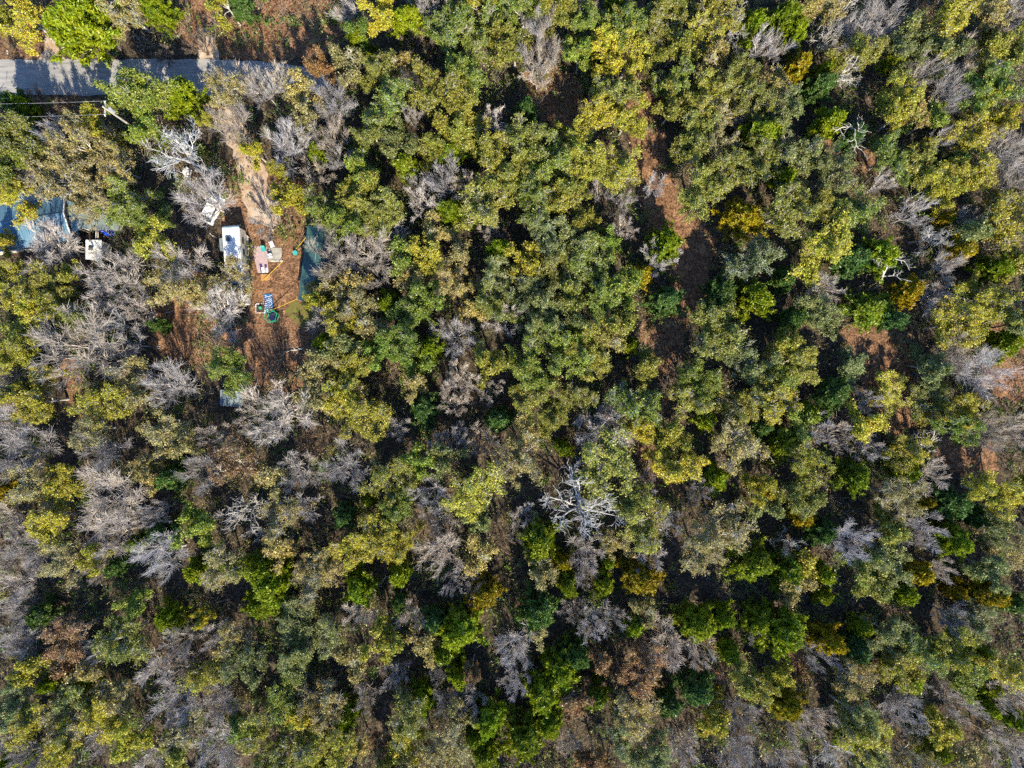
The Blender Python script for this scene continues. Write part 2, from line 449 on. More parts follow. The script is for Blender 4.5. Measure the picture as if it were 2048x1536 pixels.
def make_snag(seed, R, H):
    rng = np.random.default_rng(seed)
    tr, td = polyl(rng, np.zeros((1, 3)), np.array([[0.25, 0.12, 1.0]]), np.array([H * 0.8]), 9, 0.10, 0.03)
    trad = taper([0.17], [0.07], 9)
    p, d, r, t = kids(rng, tr, td, trad, 7, 0.4, 1.0, 0.8, 0.2)
    lp, ld = polyl(rng, p, d, R * rng.uniform(0.6, 1.1, len(t)), 8, 0.24, 0.06)
    lr = taper(np.minimum(r * 0.8, 0.09), np.full(len(t), 0.032), 8)
    p, d, r, t = kids(rng, lp, ld, lr, 4, 0.35, 1.0, 0.75, 0.2)
    bp, bd = polyl(rng, p, d, R * 0.42 * rng.uniform(0.5, 1.2, len(t)), 6, 0.26, 0.05)
    br = taper(np.minimum(r * 0.8, 0.07), np.full(len(t), 0.022), 6)
    p, d, r, t = kids(rng, bp, bd, br, 3, 0.3, 1.0, 0.7, 0.2)
    cp, cd = polyl(rng, p, d, R * 0.2 * rng.uniform(0.5, 1.2, len(t)), 4, 0.2, 0.05)
    cr = taper(np.minimum(r * 0.7, 0.03), np.full(len(t), 0.014), 4)
    wood = quads_mesh('snag_trunk', *tubes(tr, trad, 8), M_BARK, smooth=True)
    limb = quads_mesh('snag_limbs', *join([tubes(lp, lr, 6), tubes(bp, br, 4), tubes(cp, cr, 3)]), M_BARK, smooth=True)
    return wood, limb, R, H

def make_cedar(seed, R, H):
    rng = np.random.default_rng(seed)
    big = R > 2.6
    tr, td = polyl(rng, np.zeros((1, 3)), np.array([[0.03, 0.02, 1.0]]), np.array([H * 0.92]), 8, 0.03, 0.05)
    trad = taper([0.17 if big else 0.11], [0.025], 8)
    nb = 95 if big else 60
    hz = np.sort(rng.uniform(0.10, 0.97, nb))
    az = np.arange(nb) * 2.399 + rng.uniform(-0.4, 0.4, nb)
    prof = np.clip((1 - hz) ** 0.62 * np.minimum(1, 0.55 + hz * 2.2), 0.12, 1)
    lob = 1 + 0.20 * np.sin(az * 2 + seed) + 0.14 * np.sin(az * 5 + seed * 1.7) + 0.14 * rng.normal(size=nb)
    L = R * prof * np.clip(lob, 0.55, 1.45)
    f = hz * 0.9 * 7; i = np.minimum(f.astype(int), 6); w = (f - i)[:, None]
    st = tr[0][i] * (1 - w) + tr[0][i+1] * w
    el = 0.15 + 0.85 * hz + 0.12 * rng.normal(size=nb)
    d = np.stack([np.cos(az) * np.cos(el), np.sin(az) * np.cos(el), np.sin(el)], 1)
    lp, ld = polyl(rng, st, d, L, 6, 0.09, 0.05)
    lr = taper(np.full(nb, 0.05), np.full(nb, 0.012), 6)
    p, dd, r, t = kids(rng, lp, ld, lr, 7 if big else 6, 0.22, 1.0, 0.65, 0.2)
    bl = (0.14 * R + 0.18) * (1.2 - 0.6 * t) * rng.uniform(0.7, 1.3, len(t))
    bp, bd = polyl(rng, p, dd + np.array([0, 0, 0.35]), bl, 4, 0.1, 0.1)
    br = taper(np.full(len(t), 0.014), np.full(len(t), 0.008), 4)
    wood = quads_mesh('cedar_wood', *join([tubes(tr, trad, 7), tubes(lp, lr, 4), tubes(bp, br, 3)]), M_BARK, smooth=True)
    cen = np.concatenate([bp[:, 1], bp[:, 2], bp[:, 3], lp[:, -1], lp[:, -2]])
    out = np.concatenate([bd[:, 1], bd[:, 2], bd[:, 3], ld[:, -1], ld[:, -2]])
    V, Q, t, h = leaves(rng, cen, 11, 0.12, 0.105, 1.7, 0.1, nrm(out + np.array([0, 0, 0.35])))
    return wood, quads_mesh('cedar_sprays', V, Q, M_CEDAR, {'tint': t, 'hue': h}), R, H

PROTO = {
    'oakL': [make_oak(10 + i, 3.6, 9.3, 0.5 + 0.05 * i) for i in range(8)],
    'oakS': [make_oak(30 + i, 2.2, 6.6, 0.72) for i in range(4)],
    'thinL': [make_oak(50 + i, 3.6, 9.3, 0.38) for i in range(4)],
    'thinS': [make_oak(60 + i, 2.2, 6.6, 0.42) for i in range(3)],
    'bareL': [make_bare(70 + i, 3.6, 9.0) for i in range(5)],
    'bareS': [make_bare(80 + i, 2.1, 6.2) for i in range(4)],
    'crook': [make_crooked(90 + i, 3.6, 8.6) for i in range(3)],
    'snag': [make_snag(100 + i, 2.6, 7.5) for i in range(4)],
    'cedL': [make_cedar(110 + i, 3.2, 6.6) for i in range(4)],
    'cedS': [make_cedar(120 + i, 1.9, 4.6) for i in range(4)],
}

# ------------------------------------------------------------------ the wood: every crown in view, by kind
TREES = {
 # olive oaks
 'o': """285,185,62 55,285,55 20,335,48 290,262,38 900,45,52 998,50,42 1000,98,38 940,92,40 755,140,42 770,215,52 740,262,42 870,190,52
 920,160,42 925,218,48 900,252,38 730,342,38 860,300,32 925,280,36 1000,310,48 990,360,38 745,372,30 1050,25,46 1102,15,38 1030,100,38
 1165,55,40 1215,35,42 1260,60,48 1160,112,32 1330,50,46 1350,95,38 1310,130,30 1345,160,42 1230,182,44 1060,292,50 1040,345,42 1100,320,48
 1130,372,38 1340,222,36 1410,190,42 1480,160,44 1390,265,42 1380,312,42 1500,212,42 1500,332,46 1450,350,44 1400,385,48 1715,105,46
 1975,110,38 2020,112,36 1780,312,48 1830,335,44 240,400,48 290,440,42 95,582,48 122,622,32 140,560,28 40,672,38 460,742,46 655,420,42
 720,402,42 770,412,46 750,452,40 800,520,38 975,415,52 850,592,38 820,632,42 990,602,42 980,715,38 1060,412,46 1150,440,34 1180,530,52
 1120,542,42 1240,562,38 1210,602,46 1230,642,38 1170,672,42 1080,690,46 1140,712,46 1060,742,46 1180,722,42 1430,668,52 1290,742,34
 1400,762,40 1570,420,56 1640,412,46 1700,420,40 1600,720,50 410,1050,38 790,960,46 790,1010,44 1060,785,42 1100,832,42 1150,802,40
 1265,800,50 1390,792,46 1350,868,38 1480,802,46 1210,932,72 1250,992,42 1290,1052,54 1850,802,46 1590,992,50 1780,1052,34 1730,1142,42
 250,1270,50 270,1212,32 360,1512,38 590,1382,50 600,1472,50 810,1430,46 560,1520,42 650,1520,38 780,1527,34 1840,1290,42 1930,1340,46
 1740,1168,38 700,440,36 1150,590,36 1560,748,40 1590,860,34 480,1130,30 1345,20,30 1140,40,30 1850,245,34""",
 # yellow-green oaks
 'y': """50,38,52 15,52,30 450,10,34 205,250,36 420,245,16 508,302,24 765,45,36 960,15,44 1200,92,36 1255,118,40 1215,135,34 1400,75,42 1440,28,42
 1200,235,48 1250,242,36 1160,272,32 1180,320,44 1230,342,40 590,400,36 566,352,22 1905,50,54 1800,200,42 1790,238,36 1930,275,44 2000,240,28
 1940,342,44 1870,372,34 30,392,44 310,490,38 15,492,22 20,560,42 30,712,42 100,745,20 860,510,42 690,642,42 720,732,42 690,762,40
 1110,402,40 1050,530,36 1640,492,60 1890,400,28 2000,440,54 2030,520,32 1960,600,44 2010,622,40 1900,650,50 1560,700,36 80,800,46
 220,812,46 130,962,36 110,1040,50 200,1105,32 730,840,50 690,802,36 960,982,56 760,1060,46 720,1092,44 800,1082,40 1285,862,40 1345,920,50
 1550,812,46 1730,855,36 1780,782,40 1910,822,40 1800,905,40 1610,930,44 1980,985,46 2030,990,36 1610,1130,34 75,1332,36 405,1235,20
 50,1442,46 410,1342,40 215,1430,42 260,1480,36 120,1492,46 780,1280,38 670,1482,46 815,1470,36 1430,1430,36 1500,1350,46 1800,1330,46
 1900,1300,42 2000,1330,42 1550,1350,28 1730,1470,46 1880,1452,36 1520,970,32 640,600,24 1955,195,28 60,610,36 530,1450,46 600,1430,36""",
 # thin tan-leaved oaks
 'k': """255,20,42 172,300,50 120,360,50 232,330,44 460,185,40 790,130,28 600,190,38 612,250,32 1425,130,38 1430,230,44 1440,300,40 1550,165,32
 1620,15,32 1850,75,36 1980,40,36 1840,230,32 190,400,42 350,570,46 400,592,28 472,565,44 260,742,36 870,460,32 650,570,32 700,570,36
 820,560,36 920,510,32 910,560,40 700,602,40 740,640,36 640,720,36 625,752,32 830,762,32 940,620,28 1220,680,30 180,860,40 290,800,34
 330,870,44 370,880,36 315,955,24 70,980,46 290,930,30 130,1130,40 450,1130,42 640,790,34 545,950,36 560,1030,44 560,1090,36 640,1130,42
 960,1110,38 1045,920,46 1045,868,34 1480,890,58 1240,1075,40 1440,1050,58 1400,1100,40 1090,1140,32 1790,990,44 2030,1110,40 190,1330,36
 480,1280,40 140,1440,40 380,1460,46 620,1160,40 710,1320,36 650,1400,46 850,1280,36 720,1490,28 900,1480,46 860,1520,40 920,1430,32
 1290,1220,28 1265,1420,46 1590,1170,34 1710,1360,42 1830,1520,40 1930,1510,36 700,135,36 1075,1260,26 1660,30,30 240,1380,36""",
 # dull grey-green oaks
 'd': """800,300,36 1555,225,42 1880,100,36 1800,110,40 1820,65,34 1590,300,48 1660,350,40 1620,340,34 790,272,34 150,640,36 1000,560,42 690,700,36
 1080,470,42 1130,490,46 1060,590,42 1090,640,42 1490,520,50 1470,720,42 1505,740,36 1940,460,36 1630,630,46 2030,650,32 1860,730,36
 30,790,28 880,920,36 1990,1060,40 1760,1120,46 1970,1130,36 40,1400,46 500,1320,42 600,1230,40 650,1260,46 600,1310,48 1250,1470,40
 1290,1500,44 1780,1270,40 1960,1240,40 1700,1430,46 1740,1520,40 1140,650,34 1700,740,36 760,420,26 960,1040,30 150,1390,34 1530,1020,32""",
 # fresh green leafy trees
 'v': """1970,180,48 810,690,50 770,700,32 830,725,32 1210,480,26 830,920,34 1910,865,42 490,1460,32 715,65,26""",
 # russet oaks
 'r': """635,135,32 470,930,50 145,1265,42 130,1320,32 1275,1335,46 1205,1325,26 1190,1512,32 760,1490,20 945,1335,18 1150,1390,34""",
 # lime cedars
 'c': """165,55,68 320,28,32 365,200,40 720,90,22 815,50,36 815,340,27 905,310,30 1500,60,28 1515,280,46 1560,45,36 1580,75,30 1640,150,22
 1660,245,28 1780,130,22 1560,360,24 905,428,33 998,500,24 780,610,28 650,690,26 860,700,30 1328,495,36 1500,600,44 1755,515,38
 1985,540,32 1740,620,46 2000,690,32 400,1140,24 540,1140,44 800,1145,24 740,1000,14 1410,840,24 1430,960,28 1080,1080,44 1215,1120,16
 1500,1120,44 1560,890,36 1610,830,28 1965,820,17 1805,940,28 1700,950,36 1900,1080,36 1570,1140,38 345,1235,30 110,1360,20 170,1365,20
 30,1522,24 550,1165,46 530,1205,36 720,1170,36 920,1260,46 890,1300,28 845,1390,32 695,1425,27 920,1345,30 980,1430,36 950,1462,26
 970,1500,36 1135,1165,28 1205,1165,24 1270,1250,24 1390,1240,42 1440,1228,30 1510,1240,34 1120,1340,42 1190,1390,27 1085,1385,42
 1455,1300,22 1050,1470,46 1100,1440,32 1640,1185,20 1800,1180,30 1560,1260,48 1720,1250,18 1955,1300,22 1970,1370,22 1810,1350,28
 1965,1410,22 1860,1490,30 2020,1430,24 280,1085,20 1130,895,20 1260,692,18 640,310,24 1640,1142,24 60,215,18 1230,20,20 1690,1480,18""",
 # dark cedars
 'e': """487,18,22 40,215,28 1055,225,24 1635,180,30 1700,275,26 1900,330,24 1330,605,34 1440,590,38 1700,520,38 1780,640,24 1580,640,28
 350,950,32 330,1060,28 240,1130,22 850,820,32 690,1030,26 1000,840,26 1520,850,24 1660,790,36 1640,1060,32 1895,1005,36 1950,1030,22
 90,1225,26 1075,1220,42 1150,1305,32 1390,1370,36 1710,1295,28 1330,1400,28 870,1238,26 320,650,16 800,1200,18 2010,1200,26 1560,560,24""",
 # golden cedars
 'g': """1590,140,26 1285,555,23 1480,440,42 1880,440,18 1910,500,28 1810,585,32 5,980,24 1125,1120,20 1280,1152,42 1600,1030,24 1840,1000,16
 1825,1145,28 970,1185,34 1650,1275,32 1960,1185,36 1905,1180,18 1560,1400,36 1542,265,20""",
 # leafless grey trees
 'b': """415,405,48 472,252,40 500,175,36 120,270,32 60,350,28 700,15,32 840,10,28 675,205,40 530,185,36 565,165,28 985,245,32 575,290,50
 660,280,40 680,320,28 635,355,32 890,365,44 835,375,24 930,365,24 1170,20,28 1085,62,40 1085,110,46 1075,155,28 1520,100,28 1200,378,28
 1550,100,30 1760,50,46 1720,70,36 2030,30,32 1840,150,30 1900,190,44 1910,130,38 1875,280,24 2010,310,46 2020,370,32 1760,370,24
 100,490,62 245,540,66 215,600,38 370,530,46 440,620,58 280,620,32 165,700,78 265,690,34 15,750,28 345,770,44 528,448,34 660,460,24
 670,520,48 735,510,48 845,405,38 975,465,22 755,555,28 640,640,28 910,670,42 915,755,38 1010,645,36 1320,522,34 1820,430,32 1930,440,28
 1890,535,30 1865,590,36 1640,575,32 1900,720,46 1955,745,46 30,850,48 55,905,58 215,900,44 430,870,34 405,940,40 20,1040,36 220,990,62
 230,1070,46 280,1040,28 330,1110,50 70,1100,42 195,1135,24 20,1112,28 560,830,62 800,850,24 905,780,28 910,812,26 980,785,28 905,875,38
 960,880,34 605,945,42 690,930,44 865,980,38 1010,920,28 610,1020,30 885,1100,46 870,1040,36 1205,850,54 1290,970,28 1400,975,28
 1050,1030,28 1030,1070,20 1175,1090,38 1160,1135,28 1300,1110,36 1625,865,32 1670,865,36 1735,800,24 1735,900,32 1860,950,34 1840,1050,38
 1700,1080,44 1960,860,42 2020,870,38 1875,1130,24 45,1165,42 50,1225,42 40,1290,42 370,1280,34 195,1300,26 310,1330,36 370,1330,28
 360,1400,44 440,1395,40 20,1470,38 70,1510,36 210,1470,32 445,1490,50 300,1510,32 720,1230,32 820,1225,28 790,1340,27 735,1390,28
 880,1335,20 890,1400,24 945,1390,32 1035,1292,44 905,1160,24 950,1165,22 1168,1160,17 1145,1220,30 1185,1245,32 1215,1230,32 1340,1285,50
 1400,1290,36 1510,1262,22 1035,1355,28 1480,1420,36 1140,1480,24 1370,1490,36 1480,1500,40 1630,1310,32 1890,1360,32 1790,1400,36
 1910,1410,36 2010,1380,36 1590,1440,36 1640,1430,28 1990,1480,36 1560,1520,36 2030,1500,32 1900,1230,30 1820,1380,26 430,1262,26
 1240,455,27 1245,405,23 1305,375,23 830,240,20 825,165,17 320,1020,24 500,830,30""",
 # leafless trees with crooked white limbs
 'w': """350,310,72 1470,50,38 1690,20,42 1660,75,28 1680,150,40 790,462,32 1860,470,32 490,1020,48 1165,1025,74 1330,1040,30 1570,1090,28
 1825,1450,28 1670,1500,42 230,650,32 1475,240,20""",
 # dead white snags
 's': """1725,235,44 1790,570,40 1870,905,36 1990,80,22""",
 # brown saplings
 'u': """400,90,26 15,100,20 880,92,30 830,95,28 1295,165,26 2020,215,24 640,870,36 1000,1080,26 760,760,22 1280,1285,30 150,215,22 75,200,24 130,228,26
 690,165,24 330,110,20 600,330,20 1380,1420,26 1460,1450,28 1330,1450,24 460,690,18 1750,800,22 860,560,20 1010,470,20 1350,955,20""",
}
DESC = {
 'o': ("olive-green oak", "oak_tree", "oak", "olive oaks of the wood"),
 'y': ("yellow-green oak", "oak_tree", "oak", "yellowing oaks of the wood"),
 'k': ("thin tan-leaved oak", "oak_tree", "oak", "thinning tan oaks of the wood"),
 'd': ("dull grey-green oak", "oak_tree", "oak", "grey-green oaks of the wood"),
 'v': ("fresh green leafy tree", "leafy_tree", "tree", "fresh green trees of the wood"),
 'r': ("russet-leaved oak", "oak_tree", "oak", "russet oaks of the wood"),
 'c': ("lime-green cedar", "cedar_tree", "cedar", "lime-green cedars of the wood"),
 'e': ("dark green cedar", "cedar_tree", "cedar", "dark cedars of the wood"),
 'g': ("golden-tinged cedar", "cedar_tree", "cedar", "golden cedars of the wood"),
 'b': ("leafless grey tree", "bare_tree", "bare tree", "leafless trees of the wood"),
 'w': ("leafless tree with crooked white limbs", "bare_tree", "bare tree", "white-limbed leafless trees"),
 's': ("dead white snag", "dead_tree", "dead tree", "dead snags of the wood"),
 'u': ("brown leafless sapling", "sapling", "sapling", "saplings of the wood"),
}
# things one can find at once in the photograph
MARKS = [("utility pole", 207, 213), ("long house roof", 70, 435), ("white camper trailer", 468, 530), ("teal tarp canopy", 628, 530),
 ("green trampoline", 547, 632), ("small dark shed roof", 460, 798), ("gravel road", 300, 155), ("biggest lime cedar by the road", 165, 55),
 ("lime cedar amid grey branches left of centre", 905, 428), ("small orange-gold tree by the dirt track", 1285, 555),
 ("lone round cedar on the dirt track", 1330, 605), ("huge white-limbed bare tree below centre", 1165, 1025),
 ("white snag right of centre", 1790, 570), ("white snag near the top right", 1725, 235), ("white snag near the right edge", 1870, 905),
 ("russet oak bottom centre", 1275, 1335), ("russet oak at lower left", 145, 1265), ("golden cedar below centre", 1280, 1152),
 ("fallen dark log in the yard", 586, 748), ("golden oak in the top right corner", 1905, 50), ("photo's bottom right corner", 2048, 1536),
 ("photo's bottom left corner", 0, 1536), ("photo's top right corner", 2048, 0), ("centre of the photo", 1024, 768), ("middle of the bottom edge", 1024, 1536),
 ("middle of the right edge", 2048, 768), ("middle of the top edge", 1024, 0)]
SPECIAL = {(165,55): "biggest lime-green cedar, overhanging the gravel road at top left",
 (905,428): "vivid lime cedar left of centre amid grey leafless branches",
 (1285,555): "small orange-gold tree beside the dirt track right of centre",
 (1330,605): "lone round green cedar standing on the shaded dirt track",
 (1165,1025): "huge leafless tree with crooked white limbs below the photo's centre",
 (1790,570): "dead white snag leaning over golden cedars right of centre",
 (1725,235): "long dead white snag with forked limbs near the top right",
 (1870,905): "dead white snag with spread antler-like limbs near the right edge",
 (1275,1335): "broad russet-leaved oak at bottom centre beside pale leafless tree",
 (145,1265): "russet-leaved oak at lower left among leafless grey trees",
 (1280,1152): "bushy golden cedar below centre at the foot of tan oaks",
 (1905,50): "large golden-yellow oak near the top right corner",
 (415,405): "leafless grey tree spreading over the parked white car",
 (350,310): "broad leafless tree with crooked white limbs left of the driveway",
 (100,490): "broad leafless tree hanging over the long house roof",
 (472,565): "thin yellow-leaved oak covering half the white camper trailer",
 (205,250): "golden-yellow small oak just below the utility pole",
 (590,400): "round yellow oak at the driveway's end above the teal canopy",
 (1320,522): "leafless grey tree rising through a lime cedar by the dirt track",
 (490,1020): "leafless tree with crooked white limbs over dark shade, lower left"}

allt = []
for k, s in TREES.items():
    for e in s.split():
        x, y, r = (float(q) for q in e.split(','))
        allt.append((k, x, y, r))

def size_word(k, r):
    if k in 'su': return ''
    return 'small ' if r < 28 else ('broad ' if r > 49 else '')

def direction(dx, dy):
    a = math.degrees(math.atan2(-dy, dx)) % 360
    return ["right of", "above right of", "above", "above left of", "left of", "below left of", "below", "below right of"][int((a + 22.5) // 45) % 8]

ORD = ["nearest", "second nearest", "third nearest", "fourth nearest", "fifth nearest", "sixth nearest", "seventh nearest", "eighth nearest"]
CLS = [size_word(k, r) + DESC[k][0] for k, x, y, r in allt]
used = set(SPECIAL.values())
def make_label(i):
    k, x, y, r = allt[i]
    if (int(x), int(y)) in SPECIAL: return SPECIAL[(int(x), int(y))]
    cand = []
    for name, mx, my in MARKS:
        dx, dy = x - mx, y - my
        dist = math.hypot(dx, dy)
        if dist < 30: continue
        d = direction(dx, dy)
        rank = 0
        for j, (k2, x2, y2, r2) in enumerate(allt):
            if j != i and CLS[j] == CLS[i] and direction(x2 - mx, y2 - my) == d:
                dj = math.hypot(x2 - mx, y2 - my)
                if 1 < dj < dist or (dj == dist and j < i): rank += 1
        if rank < len(ORD):
            cand.append((rank * 160 + dist, rank, d, name))
    for _, rank, d, name in sorted(cand):
        t = f"{CLS[i]}, {ORD[rank]} such tree {d} the {name}"
        if len(t.split()) > 16: t = f"{CLS[i]}, {ORD[rank]} {d} the {name}"
        if len(t.split()) <= 16 and t not in used:
            used.add(t); return t
    return CLS[i]

LEAFCOL = {'o': (0.270, 0.262, 0.036), 'y': (0.390, 0.345, 0.032), 'k': (0.350, 0.285, 0.100), 'd': (0.205, 0.228, 0.070),
           'v': (0.180, 0.250, 0.030), 'r': (0.290, 0.160, 0.075), 'c': (0.215, 0.265, 0.006), 'e': (0.085, 0.150, 0.030), 'g': (0.300, 0.225, 0.005)}
rnd = random.Random(5)
def jit(c, a=0.16, warm=0.5):
    f = 1 + rnd.uniform(-a, a); w = rnd.uniform(-a, a) * warm
    return tuple(min(1, max(0, x * f * g)) for x, g in zip(c, (1 + w, 1 + w * 0.25, 1 - w * 1.2))) + (1.0,)

TALL = {(472, 565): 5.4, (530, 450): 6.0, (440, 620): 6.5, (245, 540): 7.0, (100, 490): 7.5, (1780, 782): 4.5, (1700, 740): 4.5, (1850, 802): 5.5, (1740, 620): 5.0, (55, 285): 11.0, (172, 300): 10.5, (120, 270): 10.0, (20, 335): 10.0, (528, 448): 5.5}
def plant(k, x, y, r, label):
    Rm = r / 15.0 * (1.22 if k in 'ceg' else (1.08 if k in 'bws' else 1.04))
    if k in 'oydvr':
        fam = 'oakL' if Rm > 2.75 else 'oakS'; h = 5.0 + 1.05 * Rm
    elif k == 'k':
        fam = 'thinL' if Rm > 2.75 else 'thinS'; h = 5.0 + 1.05 * Rm
    elif k in 'ceg':
        fam = 'cedL' if Rm > 2.4 else 'cedS'; h = 4.3 + 1.25 * Rm
    elif k == 'b':
        fam = 'bareL' if Rm > 2.75 else 'bareS'; h = 4.6 + 1.0 * Rm
    elif k == 'w':
        fam = 'crook'; h = 4.6 + 0.85 * Rm
    elif k == 's':
        fam = 'snag'; h = 3.0 + 1.8 * Rm
    else:
        fam = 'bareS'; h = 2.2 + 1.0 * Rm
    h *= rnd.uniform(0.9, 1.12)
    h = TALL.get((int(x), int(y)), h)
    wood, crown, R0, H0 = rnd.choice(PROTO[fam])
    zc = h * (0.62 if k not in 'ceg' else 0.45)
    p = at(x, y, zc); p.z = 0
    t = thing(DESC[k][1], label, DESC[k][2], p, rnd.uniform(0, 6.28), DESC[k][3])
    s = Rm * (HC - zc) / HC / R0
    t.scale = (s, s * rnd.uniform(0.9, 1.1), h / H0)
    a = link('trunk', wood, t); b = link('limbs' if k == 's' else ('twigs' if k in 'bwu' else 'crown'), crown, t)
    if k == 'w': bark = jit((0.46, 0.44, 0.42), 0.10)
    elif k == 's': bark = jit((0.48, 0.45, 0.41), 0.05)
    elif k == 'b': bark = jit((0.45, 0.405, 0.38), 0.25, 0.3)
    elif k == 'u': bark = jit((0.21, 0.155, 0.12), 0.15)
    elif k in 'ceg': bark = jit((0.16, 0.11, 0.08))
    else: bark = jit((0.44, 0.42, 0.38), 0.12)
    a.color = bark
    if k in 'bwus': b.color = bark
    elif k == 'o' and rnd.random() < 0.35: b.color = jit((0.215, 0.262, 0.032))
    else: b.color = jit(LEAFCOL[k], 0.2)
    return t

for i, (k, x, y, r) in enumerate(allt):
    plant(k, x, y, r, make_label(i))

# ------------------------------------------------------------------ undergrowth and the wood round about (nobody could count these)
CLEAR = [(560,560,72),(575,665,72),(530,430,50),(520,380,40),(350,665,62),(490,710,55),(440,480,40),(1290,300,34),(1300,370,38),(1345,440,48),(1390,500,44),
 (1385,570,36),(1335,680,40),(1318,745,26),(1745,700,52),(1785,770,40),(1800,850,26),(70,90,34),(470,250,30),(480,320,26),(400,420,40),(1290,220,24),
 (1900,930,44),(1960,930,36),(1310,800,18),(1300,900,16),(1350,960,24),(90,530,40),(150,760,24),(1980,770,34),(460,790,36),(70,440,80),(190,450,50),(185,500,36)]
ROADS = lambda px, py: py > 108 and py < 198 and px < 660
urng = np.random.default_rng(77)
def open_ground(px, py):
    if ROADS(px, py): return True
    return any((px - a) ** 2 + (py - b) ** 2 < r * r for a, b, r in CLEAR)

pts = []
while len(pts) < 7500:
    px, py = urng.uniform(-160, 2208), urng.uniform(-160, 1696)
    o = open_ground(px, py)
    if o and (ROADS(px, py) or urng.uniform() < 0.93): continue
    pts.append(at(px, py, 0))
pts = np.array([tuple(p) for p in pts])
n = len(pts)
hgt = urng.uniform(0.5, 1.75, n) ** 1.4
cls = urng.uniform(0, 1, n)
NT = 6
st = np.repeat(pts, NT, 0) + urng.normal(size=(n * NT, 3)) * np.array([0.16, 0.16, 0])
dr = nrm(urng.normal(size=(n * NT, 3)) * 0.55 + np.array([0, 0, 1.0]))
tp, td_ = polyl(urng, st, dr, np.repeat(hgt, NT) * urng.uniform(0.5, 1.1, n * NT), 2, 0.25, 0.0)
V, Q = tubes(tp, taper(np.full(n * NT, 0.022), np.full(n * NT, 0.008), 2), 3)
o = link('undergrowth_stems', quads_mesh('undergrowth_stems', V, Q, M_BARK)); o.color = (0.34, 0.27, 0.22, 1)
tag(o, 'thin brown stems of brush under the trees', 'undergrowth', kind='stuff')
lf = np.repeat(cls, NT) < 0.45
V, Q, t, h = leaves(urng, tp[lf][:, -1], 4, 0.14, 0.12, 0.95, 0.6)
o = link('undergrowth_leaves', quads_mesh('undergrowth_leaves', V, Q, M_OAK, {'tint': t, 'hue': h})); o.color = (0.24, 0.19, 0.075, 1)
tag(o, 'tan and olive leaves of low brush under the trees', 'undergrowth', kind='stuff')
gr = np.repeat(cls, NT) > 0.70
V, Q, t, h = leaves(urng, tp[gr][:, -1], 5, 0.13, 0.13, 1.2, 0.4)
o = link('undergrowth_greens', quads_mesh('undergrowth_greens', V, Q, M_CEDAR, {'tint': t, 'hue': h})); o.color = (0.10, 0.17, 0.03, 1)
tag(o, 'dark green seedlings and briars on the forest floor', 'undergrowth', kind='stuff')

# taller shrubs filling the gaps between the trunks
pts = []
while len(pts) < 3200:
    px, py = urng.uniform(-120, 2168), urng.uniform(-120, 1656)
    if open_ground(px, py): continue
    pts.append(at(px, py, 0))
pts = np.array([tuple(p) for p in pts]); n = len(pts); NT = 12
hgt = urng.uniform(1.4, 3.6, n); cls = np.repeat(urng.uniform(0, 1, n), NT)
st = np.repeat(pts, NT, 0) + urng.normal(size=(n * NT, 3)) * np.array([0.15, 0.15, 0])
dr = nrm(urng.normal(size=(n * NT, 3)) * 0.5 + np.array([0, 0, 1.0]))
tp, td_ = polyl(urng, st, dr, np.repeat(hgt, NT) * urng.uniform(0.45, 1.1, n * NT), 3, 0.2, 0.0)
V, Q = tubes(tp[:, ::2], taper(np.full(n * NT, 0.026), np.full(n * NT, 0.009), 2), 3)
o = link('shrub_stems', quads_mesh('shrub_stems', V, Q, M_BARK)); o.color = (0.36, 0.31, 0.275, 1)
tag(o, 'grey-brown stems of shrubs filling the gaps between trees', 'shrubs', kind='stuff')
for nm, sel, mat, c_, el_, lab in (('shrub_greens', cls < 0.34, M_CEDAR, (0.13, 0.20, 0.02, 1), 1.3, 'deep green leaves of shrubs between the trees'),
                              ('shrub_leaves', cls > 0.68, M_OAK, (0.25, 0.23, 0.05, 1), 0.95, 'olive leaves of shrubs between the trees')):
    a_ = tp[sel]; cen = np.concatenate([a_[:, -1], a_[:, 1], (a_[:, 1] + a_[:, 2]) / 2])
    V, Q, t, h = leaves(urng, cen, 3, 0.15, 0.12, el_, 0.5)
    o = link(nm, quads_mesh(nm, V, Q, mat, {'tint': t, 'hue': h})); o.color = c_
    tag(o, lab, 'shrubs', kind='stuff')

